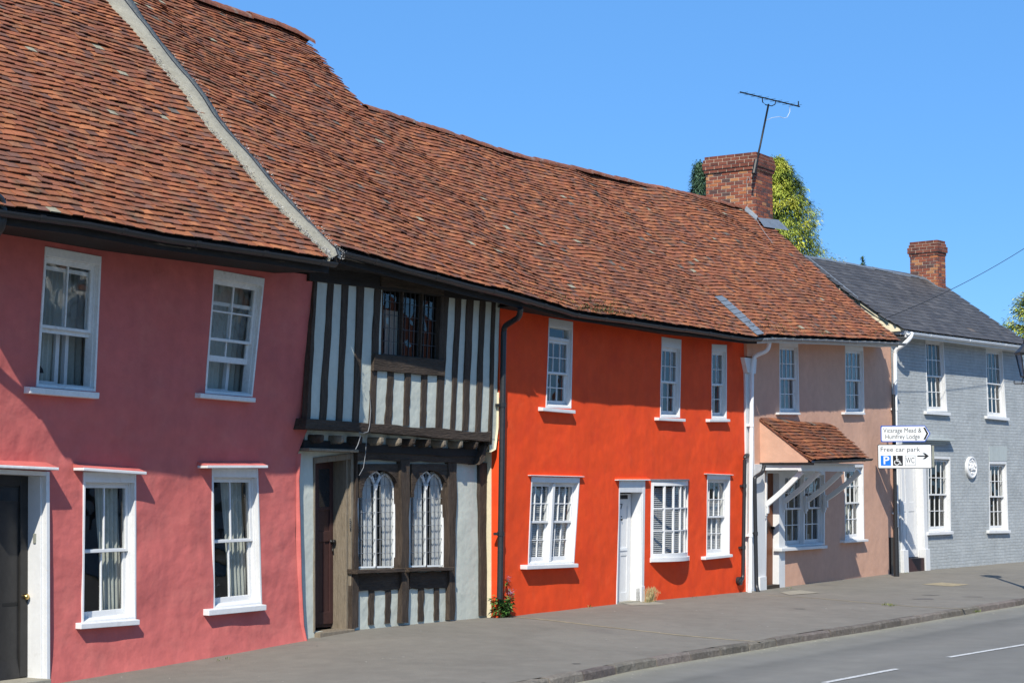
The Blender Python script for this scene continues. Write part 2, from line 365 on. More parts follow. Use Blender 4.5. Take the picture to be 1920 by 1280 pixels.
def hood(PL, win, p0, p1, depth, th, m, house_m, z_up=.05):
    """small drip board over an opening with a rendered slope on top; p0,p1 = (s,z) of its underside at the wall"""
    mb = MB(); hx(mb, PL, [p0, p1, (p1[0], p1[1]+th), (p0[0], p0[1]+th)], -.01, depth)
    o = mb.build('hood', m, win, bevel=.006)
    mb = MB(); n = 10
    for i in range(n):
        t0, t1 = i/n, (i+1)/n; f = lambda t, dz: (p0[0]+(p1[0]-p0[0])*t, p0[1]+(p1[1]-p0[1])*t+dz)
        h0 = z_up*(.8+.4*R.random()) if i else z_up; 
        mb.quad(PL.w(*f(t0, th+.001), depth*.93), PL.w(*f(t1, th+.001), depth*.93), PL.w(*f(t1, th+z_up), -.012), PL.w(*f(t0, th+z_up), -.012))
    e = .02
    for t in (0, 1):
        mb.add([PL.w(*f(t, th), depth*.93), PL.w(*f(t, th), -.012), PL.w(*f(t, th+z_up), -.012)], [(0, 1, 2)])
    mb.build('rendered_slope', house_m, o)
    return o
def window(house, PL, px, cols=3, up=2, low=2, rec=.10, head=.10, side=.035, foot=.03, mid=.5, lower=None, sill=None, sillh=.05, silld=.05, m=None, label=None, st=.04, bar=.02, bays=1, hooded=None, house_m=None, topvent=0, arch=.022):
    """box sash window; px = its outer white frame BL BR TR TL in pixels on the wall"""
    m = m or M['white']; Q = Quad(PL, pq(PL, px)); W, Hh = Q.W, Q.H
    fr = MB(); a, t, b0 = side/W, head/Hh, foot/Hh; back = -rec-.10
    f = .007
    Q.box(fr, 0, a, 0, 1, back, f); Q.box(fr, 1-a, 1, 0, 1, back, f)
    Q.box(fr, a, 1-a, 1-t, 1, back, f-.002)
    Q.box(fr, a, 1-a, 0, b0, back, f-.002)
    Q.box(fr, a, a+.012/W, b0, 1-t, back, -rec+.02); Q.box(fr, 1-a-.012/W, 1-a, b0, 1-t, back, -rec+.02)
    Q.box(fr, a+.012/W, 1-a-.012/W, 1-t-.018/Hh, 1-t, back, -rec+.02)
    win = fr.build('window', m, house, bevel=.004)
    if label: win['label'] = label
    A0, A1, B0, B1 = a+.012/W, 1-a-.012/W, b0, 1-t-.018/Hh
    # sloping inner cill
    c = MB(); c.hexa([Q.w(A0, b0-.02/Hh, 0), Q.w(A1, b0-.02/Hh, 0), Q.w(A1, b0-.02/Hh, back), Q.w(A0, b0-.02/Hh, back), Q.w(A0, b0+.004/Hh, 0), Q.w(A1, b0+.004/Hh, 0), Q.w(A1, b0+.03/Hh, -rec), Q.w(A0, b0+.03/Hh, -rec)])
    c.build('cill_board', m, win)
    B0 = b0+.02/Hh
    if topvent:
        tv = MB(); B1b = B1-topvent/Hh; Q.box(tv, A0, A1, B1b-.05/Hh, B1b, back+.02, -rec+.03); tv.build('transom', m, win, bevel=.003)
        g = MB(); g.quad(Q.w(A0, B1b, -rec-.02), Q.w(A1, B1b, -rec-.02), Q.w(A1, B1, -rec-.02), Q.w(A0, B1, -rec-.02)); g.build('glass', M['glass'], win)
        B1 = B1b-.05/Hh
    gm = MB()
    for k in range(bays):
        a0 = A0+(A1-A0)*k/bays; a1 = A0+(A1-A0)*(k+1)/bays
        if bays > 1:
            if k > 0:
                mm = MB(); Q.box(mm, a0-.035/W, a0+.035/W, B0, B1, back+.001, -rec+.05); mm.build('mullion', m, win, bevel=.003); a0 += .035/W
            if k < bays-1: a1 -= .035/W
        bm = B0+(B1-B0)*mid
        _, g = sash(Q, 'upper_sash', a0, a1, bm-.02/Hh, B1, -rec, cols, up, m, win, st=st, bar=bar, bot=.035); gm.add(g.v, g.f)
        l0, l1 = (B0, bm+.02/Hh) if lower is None else lower
        _, g = sash(Q, 'lower_sash', a0, a1, l0, l1, -rec-.042, cols, low, m, win, st=st, bar=bar, bot=.075); gm.add(g.v, g.f)
    gm.build('glass', M['glass'], win)
    if sill:
        (x0, y0), (x1, y1) = sill; s0, z0 = PL.pix(x0, y0, silld); s1, z1 = PL.pix(x1, y1, silld)
        sb = MB(); top0, top1 = z0, z1; L = lambda s, z, d: PL.w(s, z, d)
        sb.hexa([L(s0, top0-sillh, silld), L(s1, top1-sillh, silld), L(s1, top1-sillh, -.05), L(s0, top0-sillh, -.05), L(s0, top0, silld), L(s1, top1, silld), L(s1, top1+.012, -.05), L(s0, top0+.012, -.05)])
        sb.build('sill', m, win, bevel=.006)
    if hooded:
        (x0, y0), (x1, y1), dep, th = hooded
        s0, z0 = PL.pix(x0, y0, dep); s1, z1 = PL.pix(x1, y1, dep)
        hood(PL, win, (s0, z0-th), (s1, z1-th), dep, th, m, house_m, .05 if dep > .1 else .02)
    win.data.name = 'window'
    return win, Q, (A0, A1, B0, B1)
def gutter(name, pts, r, m, parent, joints=1.2, flat=False, side=None):
    """half-round gutter along a polyline of world points (centre of its open top)"""
    mb = MB(); n = 9; rings = []
    for i, p in enumerate(pts):
        p = Vector(p); t = (Vector(pts[min(i+1, len(pts)-1)])-Vector(pts[max(i-1, 0)])).normalized(); s = t.cross(Vector((0, 0, 1))).normalized()
        ring = [p+s*math.cos(math.pi*k/n)*r-Vector((0, 0, 1))*math.sin(math.pi*k/n)*r for k in range(n+1)]
        ring += [p+s*math.cos(math.pi*k/n)*(r-.006)-Vector((0, 0, 1))*math.sin(math.pi*k/n)*(r-.006) for k in range(n, -1, -1)]
        rings.append(ring)
    k2 = 2*(n+1); vs = [q for g in rings for q in g]
    fs = [(i*k2+k, i*k2+(k+1) % k2, (i+1)*k2+(k+1) % k2, (i+1)*k2+k) for i in range(len(pts)-1) for k in range(k2)]
    fs += [tuple(range(k2)), tuple((len(pts)-1)*k2+k for k in reversed(range(k2)))]
    mb.add(vs, fs)
    # union collars and brackets
    L = 0; nxt = .5*joints
    for i in range(len(pts)-1):
        a, b = Vector(pts[i]), Vector(pts[i+1]); l = (b-a).length; t = (b-a)/l; s = t.cross(Vector((0, 0, 1))).normalized()
        while nxt < L+l:
            c = a+t*(nxt-L)
            for q0, q1 in ((-.03, .03),):
                rr = r+.008; ring0 = [c+t*q0+s*math.cos(math.pi*k/n)*rr-Vector((0, 0, 1))*(math.sin(math.pi*k/n)*rr-.006) for k in range(n+1)]
                ring1 = [p+t*(q1-q0) for p in ring0]; mm = n+1
                mb.add(ring0+ring1, [(k, k+1, mm+k+1, mm+k) for k in range(n)]+[tuple(range(mm)), tuple(reversed(range(mm, 2*mm)))])
            nxt += joints*(.92+.16*R.random())
        L += l
    return mb.build(name, m, parent, smooth=False)
def pipe(name, pts, r, m, parent, collars=1.8, n=12, smoothbend=True):
    mb = MB(); P = [Vector(p) for p in pts]; out = [P[0]]
    for i in range(1, len(P)-1):
        a, b, c = P[i-1], P[i], P[i+1]; da = min(.09, (a-b).length*.45); dc = min(.09, (c-b).length*.45)
        q0, q1 = b+(a-b).normalized()*da, b+(c-b).normalized()*dc
        for k in range(6):
            t = k/5; out.append(q0*(1-t)**2+b*2*t*(1-t)+q1*t*t)
    out.append(P[-1]); mb.tube(out, r, n)
    for a, b in zip(P, P[1:]):
        l = (b-a).length
        if l > 1.0 and abs((b-a).z)/l > .7:
            k = max(1, int(l/collars))
            for j in range(k):
                c = a+(b-a)*((j+.5)/k); u = (b-a)/l; mb.tube([c-u*.035, c+u*.035], r*1.22, n)
                mb.box((c.x-r*2.0, c.y-.002, c.z-.02), (c.x+r*2.0, c.y+.075, c.z+.02))
    return mb.build(name, m, parent, smooth=True).modifiers.new('split', 'EDGE_SPLIT')
# ------------------------------------------------------------------ roofs
def pip(p, poly):
    c = False; x, y = p; n = len(poly)
    for i in range(n):
        x0, y0 = poly[i]; x1, y1 = poly[(i+1) % n]
        if (y0 > y) != (y1 > y) and x < (x1-x0)*(y-y0)/(y1-y0)+x0: c = not c
    return c
class Roof:
    def __init__(s, PL, d, eave, phi, sag=.05, wl=1.0):
        s.PL = PL; s.d = d; s.phi = math.radians(phi); s.ev = eave; s.sag = sag; s.wl = wl
    def ze(s, u): return interp(u, s.ev)
    def P(s, u, v, n=0., flat=False):
        c, k = math.cos(s.phi), math.sin(s.phi)
        if not flat: n = n+s.sag*(nz(u, v, 1.7, .45*s.wl)+.45*nz(u, v, 7.7, 1.3*s.wl))*min(1, .35+v*.5)
        p = s.PL.O+s.PL.U*u+s.PL.N*(s.d-v*c)+Vector((0, 0, s.ze(u)+v*k))
        return p+s.PL.N*(n*k)+Vector((0, 0, n*c))
    def solve(s, px, py):
        u = s.PL.pix(px, py, s.d-3)[0]; v = 4.
        for _ in range(40):
            a = proj(s.P(u, v, flat=True)); b = proj(s.P(u+.01, v, flat=True)); c = proj(s.P(u, v+.01, flat=True))
            e = (px-a[0], py-a[1]); J = ((b[0]-a[0])*100, (c[0]-a[0])*100, (b[1]-a[1])*100, (c[1]-a[1])*100); D = J[0]*J[3]-J[1]*J[2]
            u += (e[0]*J[3]-e[1]*J[1])/D; v += (e[1]*J[0]-e[0]*J[2])/D
        return u, v
TILEC = [(.315, .108, .048), (.30, .098, .043), (.27, .092, .046), (.34, .124, .052), (.245, .090, .048), (.21, .084, .050), (.375, .140, .058), (.175, .082, .056), (.29, .106, .046), (.265, .098, .050), (.27, .120, .062)]
def lay_tiles(roof, polys, m, parent, gauge=.108, tw=.155, tl=.175, lift=.035, th=.013, jit=1., pal=TILEC, name='tiles', vmax=8, seed=3):
    rr = random.Random(seed); mb = MB()
    xs = [p[0] for q in polys for p in q]; u0, u1 = min(xs)-.2, max(xs)+.2
    v1 = max(p[1] for q in polys for p in q)
    nv = int(v1/gauge)+1
    for k in range(nv+1):
        v = k*gauge; off = (k % 2)*tw/2+rr.uniform(-.02, .02)*jit; u = u0+off
        while u < u1:
            uc = u+tw/2
            if any(pip((uc, v+gauge*.5), q) for q in polys):
                wob = .016*jit*nz(uc, v, 5, .8)+.014*jit*nz(uc, v*4, 2, 2.2)
                dv = rr.gauss(0, .0035*jit)+wob; dl = rr.gauss(0, .005*jit); rot = rr.gauss(0, .020*jit)
                w = tw-.004; ll = lift+dl; tiltx = rr.gauss(0, .003*jit)
                if rr.random() < .010*jit: dv -= rr.uniform(.01, .04); rot += rr.gauss(0, .07)
                ca, sa = math.cos(rot), math.sin(rot)
                def T(x, y, n):
                    return roof.P(uc+x*ca-y*sa, v+dv+x*sa+y*ca, n)
                lo0, lo1 = ll+tiltx, ll-tiltx; up_ = .004
                nn = up_+(ll-up_)*0
                p = [T(-w/2, 0, lo0), T(w/2, 0, lo1), T(w/2, tl, up_), T(-w/2, tl, up_),
                     T(-w/2, 0, lo0+th), T(w/2, 0, lo1+th), T(w/2, tl, up_+th), T(-w/2, tl, up_+th)]
                # spatially varying mix so that bands and patches of darker tiles appear
                bias = .5+.5*nz(uc, v, 11, .35)+.25*nz(uc, v, 4, 1.4)
                i = int(min(len(pal)-1, max(0, rr.random()*len(pal))))
                c = pal[i]; g = .80+.34*rr.random()-.22*max(0, bias-.55); g *= .90
                c2 = pal[7 % len(pal)]; mxk = .35*max(0, min(1, (bias-.6)*2))
                c = tuple((c[j]*(1-mxk)+c2[j]*mxk)*g for j in range(3))
                q = rr.random()
                if q < .004*jit: c = (.30, .27, .19)
                elif q < .011*jit: c = (.13, .105, .085)
                mb.add(p, [(4, 5, 6, 7), (0, 1, 5, 4), (1, 2, 6, 5), (3, 0, 4, 7), (3, 2, 1, 0)], c)
            u += tw
    return mb.build(name, m, parent)
def deck(roof, poly, m, parent, name='roof', n=-.01, back=True):
    """solid boarding under the tiles plus a plain back slope"""
    V, fs, o2, _ = cdt(poly, [], .5); mb = MB()
    mb.add([roof.P(u, v, n) for u, v in V], fs); k = len(V)
    mb.add([roof.P(u, v, n-.06) for u, v in V], [tuple(reversed(f)) for f in fs])
    o = mb.build(name, m, parent); return o
def ridge_tiles(pts, m, parent, r=.11, step=.32, name='ridge_tiles'):
    mb = MB(); L = 0; P = [Vector(p) for p in pts]; acc = 0.
    seg = [];
    for a, b in zip(P, P[1:]):
        l = (b-a).length; n = max(1, round(l/step))
        for i in range(n):
            q0, q1 = a+(b-a)*(i/n), a+(b-a)*((i+1)/n); t = (q1-q0).normalized(); s = t.cross(Vector((0, 0, 1))).normalized(); up = s.cross(t)
            j = R.uniform(-.012, .012); rr = r*(1+R.uniform(-.04, .06)); mm = 8; vs = []
            for q, e in ((q0-t*.015, 0), (q1, .008)):
                for kk in range(mm+1):
                    an = math.pi*kk/mm; vs.append(q+s*math.cos(an)*(rr-e)*1.15+up*(math.sin(an)*(rr-e)+j-.02))
            for q, e in ((q0-t*.015, 0), (q1, .008)):
                for kk in range(mm+1):
                    an = math.pi*kk/mm; vs.append(q+s*math.cos(an)*(rr-e-.015)*1.15+up*(math.sin(an)*(rr-e-.015)+j-.02))
            k1 = mm+1
            mb.add(vs, [(i_, i_+1, k1+i_+1, k1+i_) for i_ in range(mm)]+[(i_, i_+1, 2*k1+i_+1, 2*k1+i_) for i_ in range(mm)]+[(k1+i_, k1+i_+1, 3*k1+i_+1, 3*k1+i_) for i_ in range(mm)])
    return mb.build(name, m, parent)
def bricks(name, x0, x1, y0, y1, z0, z1, parent, O, ang, corbel=(), seed=1, ch=.082):
    """stack built of real bricks; local x along the street, y into the house"""
    rr = random.Random(seed); mb = MB(); mo = MB(); ca, sa = math.cos(ang), math.sin(ang)
    W = lambda x, y, z: (O[0]+x*ca-y*sa, O[1]+x*sa+y*ca, z)
    def bx(m_, a, b, c=None):
        m_.hexa([W(a[0], a[1], a[2]), W(b[0], a[1], a[2]), W(b[0], b[1], a[2]), W(a[0], b[1], a[2]), W(a[0], a[1], b[2]), W(b[0], a[1], b[2]), W(b[0], b[1], b[2]), W(a[0], b[1], b[2])], c)
    n = int((z1-z0)/ch)
    for k in range(n):
        e = corbel[n-1-k] if n-1-k < len(corbel) else 0.
        za, zb = z0+k*ch, z0+(k+1)*ch; X0, X1, Y0, Y1 = x0-e, x1+e, y0-e, y1+e
        bx(mo, (X0+.008, Y0+.008, za-.001), (X1-.008, Y1-.008, zb-.0005 if k < n-1 else zb-.015))
        j = .015; bl = .225
        for side in range(4):
            L0, L1 = (X0, X1) if side % 2 == 0 else (Y0, Y1)
            p = L0-(bl/2 if k % 2 else 0)
            while p < L1-.01:
                a, b = max(p, L0), min(p+bl, L1)
                if b-a > .04:
                    a2 = a+(j/2 if a > L0 else 0); b2 = b-(j/2 if b < L1 else 0)
                    o = rr.uniform(-.002, .003); dp = .05
                    c = rr.choice([(.30, .095, .05), (.24, .072, .042), (.19, .062, .042), (.36, .13, .055), (.14, .06, .048), (.10, .055, .048), (.27, .085, .048), (.40, .18, .08), (.22, .068, .04)])
                    if e > 0 or k > n-4: c = tuple(q*.6 for q in rr.choice([(.27, .085, .055), (.2, .07, .05), (.33, .11, .07)])) if len(corbel) > 3 else c
                    zz0, zz1 = za+j/2, zb-j/2
                    if side == 0: bx(mb, (a2, Y0-o, zz0), (b2, Y0+dp, zz1), c)
                    if side == 2: bx(mb, (a2, Y1-dp, zz0), (b2, Y1+o, zz1), c)
                    if side == 3: bx(mb, (X0-o, a2 if a2 > Y0 else a2+.001, zz0), (X0+dp-.003, b2 if b2 < Y1 else b2-.001, zz1), c)
                    if side == 1: bx(mb, (X1-dp+.003, a2 if a2 > Y0 else a2+.001, zz0), (X1+o, b2 if b2 < Y1 else b2-.001, zz1), c)
                p += bl
    bo = mb.build(name, M['brick'], parent); mo.build('mortar', M['bmortar'], bo)
    return bo
#@@SETTING
# ------------------------------------------------------------------ setting: ground, road, pavement, kerb
def lin(pts): return [(p.x, p.y) for p in pts]
kp = [onZ(x, y, -.06) for x, y in ((980, 1280), (1118, 1255), (1178, 1242), (1261, 1228), (1350, 1214), (1420, 1203), (1495, 1190), (1624, 1171), (1727, 1154), (1781, 1145), (1920, 1122.5))]
_k = [(p.x, p.y) for p in kp]; _g = (_k[-1][1]-_k[-4][1])/(_k[-1][0]-_k[-4][0]); print('kerb', _k, _g)
KY = [(-40., _k[0][1]+.3), (8., _k[0][1]+.1)]+_k+[(_k[-1][0]+8, _k[-1][1]+8*_g*1.1), (_k[-1][0]+25, _k[-1][1]+25*_g*1.25), (95., _k[-1][1]+(95-_k[-1][0])*_g*1.35)]
def ky(u): return interp(u, KY)
def gz(u): return interp(u, [(5, -.14), (14.1, -.125), (16.4, -.06), (18.4, .02), (19.4, .06), (22.7, .03), (26.3, .03), (31.2, -.03), (38.6, -.03), (44, .0), (60, .05)])
ZK, ZR = -.06, -.17
g = MB(); g.quad((-600, -600, -.3), (700, -600, -.3), (700, 700, -.3), (-600, 700, -.3)); struct(g.build('ground', M['earth']))
us = [-40+i*1.0 for i in range(46)]+[6+i*.4 for i in range(120)]+[54.+i*3 for i in range(12)]
us = sorted(set(us)); pv = MB(); vs = []; nt_ = 16
for u in us:
    for j in range(nt_+1):
        t = j/nt_; y0 = .9 if u < 39 else .9; y = y0+(ky(u)+.13-y0)*t
        z = gz(u)+(ZK-gz(u))*sm((.9-y-.9)/max(.5, (.9-ky(u)-.9)))+.006*nz(u, y, 0, .7)+.003*nz(u, y, 4, 2.3)
        vs.append((u, y, z))
pv.add(vs, [(i*(nt_+1)+j, i*(nt_+1)+j+1, (i+1)*(nt_+1)+j+1, (i+1)*(nt_+1)+j) for i in range(len(us)-1) for j in range(nt_)])
pav = struct(pv.build('pavement', M['asphalt'], smooth=True))
def pz(u, y): return gz(u)+(ZK-gz(u))*sm((-y)/max(.5, -ky(u)))+.006*nz(u, y, 0, .7)+.003*nz(u, y, 4, 2.3)
rd = MB(); us2 = [-40+i*1.0 for i in range(130)]
PRO = [(-.06, .01, (.25, .235, .19)), (.10, .006, (.235, .225, .19)), (.28, .004, (.185, .18, .165)), (.75, .002, (.175, .172, .165)), (.95, .0, (.135, .134, .13)), (1.2, .0, (.150, .148, .144)), (1.7, .01, (.178, .174, .168)), (2.6, .025, (.165, .162, .158)), (2.9, .03, (.150, .148, .145)), (3.4, .04, (.175, .172, .168)), (4.2, .05, (.16, .158, .155)), (6.5, .03, (.168, .166, .16)), (9, .0, (.16, .16, .155))]
for u in us2:
    for k, (o_, z_, c_) in enumerate(PRO):
        w_ = .12*nz(u, k, 3, .35)*(1 if .3 < o_ < 4 else .3 if o_ > .0 else 0); g_ = 1+.10*nz(u, o_, 8, .8); rd.add([(u, ky(u)-o_-w_, ZR+z_)], [], (c_[0]*g_, c_[1]*g_*.985, c_[2]*g_*.90))
K = len(PRO); rd.f = [(K*i+k, K*i+k+1, K*(i+1)+k+1, K*(i+1)+k) for i in range(len(us2)-1) for k in range(K-1)]
struct(rd.build('road', M['road']))
kb = MB(); u = -30.
while u < 62:
    L = R.uniform(.7, 1.05); u1 = u+L-.02
    for (a, b) in ((u, u1),):
        w = .125; j = R.uniform(-.006, .006); pts = []
        n = 5
        for i in range(n):
            t = a+(b-a)*i/(n-1); e = .008*nz(t*5, 1, 2, 1.5); f2 = .010*nz(t*6, 7, 2, 1.5); yk = ky(t)
            rd_ = .02 if i in (0, n-1) else 0
            pts.append([(t, yk+w, ZK-.12), (t, yk+w, ZK+.004+j+e-rd_*.3), (t, yk+.022+f2, ZK+.005+j+e-rd_*.3), (t, yk+f2, ZK-.02+j-rd_*.3), (t, yk-.012+f2, ZR-.05)])
        vs = [q for r_ in pts for q in r_]
        g_ = R.uniform(.75, 1.25); kc = (.14*g_, .12*g_*R.uniform(.95, 1.05), .10*g_)
        kb.add(vs, [(i*5+k, i*5+k+1, (i+1)*5+k+1, (i+1)*5+k) for i in range(n-1) for k in range(4)]+[(0, 1, 2, 3, 4), tuple((n-1)*5+k for k in (4, 3, 2, 1, 0))], kc)
    u += L
struct(kb.build('kerb', M['kerb']))
def strip(mb, pts, w, z=None, dz=.004, n=24):
    P = []
    for a, b in zip(pts, pts[1:]):
        for i in range(n): P.append(Vector(a)+(Vector(b)-Vector(a))*(i/n))
    P.append(Vector(pts[-1])); vs = []
    for i, p in enumerate(P):
        t = (P[min(i+1, len(P)-1)]-P[max(i-1, 0)]); s = Vector((-t.y, t.x, 0)).normalized()*w/2*(1+.35*nz(p.x*6, p.y*6, 3, 1.)) if w < .08 else Vector((-t.y, t.x, 0)).normalized()*w/2
        for q in (p-s, p+s): vs.append((q.x, q.y, (pz(q.x, q.y) if z is None else z)+dz))
    mb.add(vs, [(2*i, 2*i+1, 2*i+3, 2*i+2) for i in range(len(P)-1)])
jb = MB()
strip(jb, [onZ(x, y, -.0) for x, y in ((950, 1159), (1050, 1167), (1150, 1175), (1280, 1185), (1425, 1194))], .065)
strip(jb, [onZ(x, y, -.02) for x, y in ((1440, 1115), (1540, 1120), (1640, 1128), (1720, 1133), (1812, 1137))], .05)
strip(jb, [onZ(x, y, -.0) for x, y in ((662, 1182), (760, 1172), (905, 1158))], .05)
struct(jb.build('pavement_joint', M['joint']))
cb = MB()
for q in (((1158, 1131), (1212, 1127), (1250, 1134), (1185, 1138)), ((1462, 1107), (1500, 1103), (1536, 1108), (1480, 1112))):
    cb.quad(*[(p.x, p.y, pz(p.x, p.y)+.006) for p in (onZ(x, y, 0) for x, y in q)])
struct(cb.build('doorstep_apron', M['conc']))
cb = MB(); cb.quad(*[(p.x, p.y, pz(p.x, p.y)+.005) for p in (onZ(x, y, -.02) for x, y in ((1728, 1093), (1765, 1089.5), (1818, 1092.5), (1785, 1096.5)))])
cb.quad(*[(p.x, p.y, pz(p.x, p.y)+.005) for p in (onZ(x, y, -.02) for x, y in ((385, 1279), (440, 1271), (520, 1274), (470, 1283)))]); struct(cb.build('pavement_patch', M['joint']))
cb = MB()
def blot(x, y, w, h, seed):
    c = onZ(x, y, -.02); n = 20; a = onZ(x+w, y, -.02)-c; b = onZ(x, y-h, -.02)-c; vs = []
    for i in range(n): t = 2*math.pi*i/n; r_ = 1+.5*nz(math.cos(t)*1.5, math.sin(t)*1.5, seed); q = c+a*math.cos(t)*r_+b*math.sin(t)*r_; vs.append((q.x, q.y, pz(q.x, q.y)+.004))
    cb.add(vs, [tuple(range(n))])
for i, q in enumerate(((1735, 1119, 22, .9), (1745, 1112, 18, .4), (1825, 1114.5, 22, .4), (1080, 1238, 8, .5), (1500, 1140, 10, .4))): blot(*q, i*3.1)
struct(cb.build('pavement_stain', M['stain']))
ln = MB()
def dash(a, b, w=.085):
    p, q = onZ(*a, ZR), onZ(*b, ZR); d = (q-p).normalized(); s = Vector((-d.y, d.x, 0))*w/2
    n = 8; vs = []
    for i in range(n+1):
        c = p+(q-p)*(i/n); yk = ky(c.x); off = (yk-c.y); zz = ZR+interp(off, [(q[0], q[1]) for q in PRO])+.008
        vs += [(c-s).to_tuple()[:2]+(zz,), (c+s).to_tuple()[:2]+(zz,)]
    ln.add(vs, [(2*i, 2*i+1, 2*i+3, 2*i+2) for i in range(n)])
dash((1545, 1284), (1682, 1258)); dash((1778, 1236), (1990, 1201)); dash((1150, 1360), (1400, 1312)); dash((2060, 1190), (2200, 1172))
struct(ln.build('road_marking', M['line']))
#@@HOUSES
def timber(name, PL, q, parent, d1=.015, d0=-.08, m=None, jit=.010, horiz=False, n=10, px=True, mb=None):
    """hand-hewn timber with wandering edges; q BL BR TR TL"""
    if px: q = [PL.pix(x, y, d1) for x, y in q]
    if horiz: A, B, Cc, D = q[0], q[3], q[1], q[2]      # left pair -> right pair
    else: A, B, Cc, D = q[0], q[1], q[3], q[2]           # bottom pair -> top pair
    own = mb is None; mb = mb or MB(); vs = []; sd = R.uniform(0, 99)
    for i in range(n+1):
        t = i/n; a = [A[k]+(Cc[k]-A[k])*t for k in (0, 1)]; b = [B[k]+(D[k]-B[k])*t for k in (0, 1)]
        e = jit if 0 < i < n else jit*.3; k_ = 1 if horiz else 0
        a[k_] += e*nz(t*6, sd, 0, 1.2)*2; b[k_] += e*nz(t*6, sd, 9, 1.2)*2
        f = d1+.006*nz(t*5, sd, 4, 1.)
        vs += [PL.w(*a, d0), PL.w(*a, f), PL.w(*b, f+.003*nz(t*5, sd, 6)), PL.w(*b, d0)]
    fs = [(i*4+k, i*4+(k+1) % 4, i*4+4+(k+1) % 4, i*4+4+k) for i in range(n) for k in range(4)]+[(0, 1, 2, 3), tuple(n*4+k for k in (3, 2, 1, 0))]
    mb.add(vs, fs)
    return mb.build(name, m or M['oak'], parent, bevel=.006) if own else None
def shell(h, roof, u0, u1, v0, v1, PL, mm, zb=-.3):
    """end walls, back wall and back slope so that the house is closed"""
    r0, r1 = roof.P(u0, v0, -.05), roof.P(u1, v1, -.05); c = math.cos(roof.phi); mb = MB()
    def back(u, v): return PL.O+PL.U*u+PL.N*(roof.d-2*v*c+.3)+Vector((0, 0, roof.ze(u)+.1))
    b0, b1 = back(u0, v0), back(u1, v1); rm = MB()
    rm.quad(r0, r1, b1, b0); rm.quad(*[p-Vector((0, 0, .08)) for p in (b0, b1, r1, r0)])
    rm.build('back_roof', M['opproof'], h)
    dn = lambda p: Vector((p.x, p.y, zb))
    for u, r, b, s in ((u0, r0, b0, .02), (u1, r1, b1, -.02)):
        w0 = PL.w(u+s, 0, -.34); e = roof.P(u+s, (roof.d+.14)/c, -.06); r_ = Vector(r)+PL.U*s; b_ = Vector(b)+PL.U*s+PL.N*.3
        r_.z -= .03; b_.z -= .08
        mb.quad(dn(w0), e, r_, b_, dn(b_))
    bb0, bb1 = Vector(b0)+PL.N*.3, Vector(b1)+PL.N*.3
    mb.quad(dn(bb0), dn(bb1), bb1-Vector((0, 0, .09)), bb0-Vector((0, 0, .09)))
    mb.quad(dn(bb0), dn(bb1), dn(PL.w(u1, 0, -.34)), dn(PL.w(u0, 0, -.34)))
    return mb.build('party_wall', M['room'], h)
def eaves(h, PL, us, ze, wtop, dt, dw, m, fh=.15):
    """fascia board and soffit under the tiles: ze(u) tile edge height, wtop(u) soffit height at the wall, dt tile edge depth"""
    mb = MB(); so_ = MB()
    for a, b in zip(us, us[1:]):
        P = lambda u, z, d: PL.O+PL.U*u+PL.N*d+Vector((0, 0, z))
        f0, f1 = ze(a)-.03, ze(b)-.03; g0, g1 = f0-fh, f1-fh; d1 = dt-.045
        mb.hexa([P(a, g0, d1), P(b, g1, d1), P(b, g1, d1-.03), P(a, g0, d1-.03), P(a, f0, d1), P(b, f1, d1), P(b, f1, d1-.03), P(a, f0, d1-.03)])
        so_.quad(P(a, g0+.015, d1-.031), P(b, g1+.015, d1-.031), P(b, wtop(b), dw-.06), P(a, wtop(a), dw-.06))
        so_.quad(P(a, g0+.03, d1-.031), P(b, g1+.03, d1-.031), P(b, wtop(b)+.015, dw-.06), P(a, wtop(a)+.015, dw-.06))
    f = mb.build('fascia', m, h); so_.build('soffit', m, h); return f
B0 = Plane((0, 0))
PHI = 43.5
main = Roof(B0, .55, [B0.pix(x, y, .55) for x, y in ((640, 466), (760, 500), (960, 550), (1080, 585), (1200, 602), (1415, 632), (1440, 629), (1690, 640))], PHI, sag=.07)
pinkr = Roof(B0, .97, [B0.pix(x, y, .97) for x, y in ((-120, 372), (0, 392), (150, 411), (300, 438), (620, 487))], PHI, sag=.06)
stripL = [(620, 487), (560, 432), (500, 365), (400, 250), (300, 128), (243, 52), (195, -10)]
stripR = [(634, 478), (580, 424), (522, 358), (420, 244), (326, 126), (270, 52), (226, -10)]
sLu = [pinkr.solve(*p) for p in stripL]; sRu = [main.solve(*p) for p in stripR]
ridgepx = [(360, 0), (420, 21), (505, 50), (545, 68), (580, 86)]
rhi = [main.solve(*p) for p in ridgepx]
rlo = [main.solve(*p) for p in ((600, 112), (632, 152), (665, 192), (682, 206), (720, 219), (750, 230), (825, 252), (900, 276), (985, 297), (1070, 318), (1200, 348), (1330, 373), (1400, 394))]
US = 22.62
def split(poly, u, keep):   # Sutherland-Hodgman on a vertical line
    out = []; ins = (lambda p: p[0] <= u) if keep == 'l' else (lambda p: p[0] >= u)
    for a, b in zip(poly, poly[1:]+poly[:1]):
        if ins(a): out.append(a)
        if ins(a) != ins(b): t = (u-a[0])/(b[0]-a[0]); out.append((u, a[1]+(b[1]-a[1])*t))
    return out
fl = [main.solve(*p) for p in ((1424, 632), (1345, 562), (1285, 512), (1215, 450))]
flx = [(fl[0][0], 0)]+fl[1:]+[(fl[-1][0]-.3, rlo[-3][1])]
vr_fl = interp(flx[-1][0], [(p[0], p[1]) for p in rlo[5:]])
flx[-1] = (flx[-1][0], vr_fl)
rv = [main.solve(*p) for p in ((1690, 640), (1600, 561), (1505, 479), (1460, 436))]
left_edge = [(sRu[0][0]+.02, 0.)]+sRu[1:]
left_edge += [(sRu[-1][0]+.3, 7.6)]
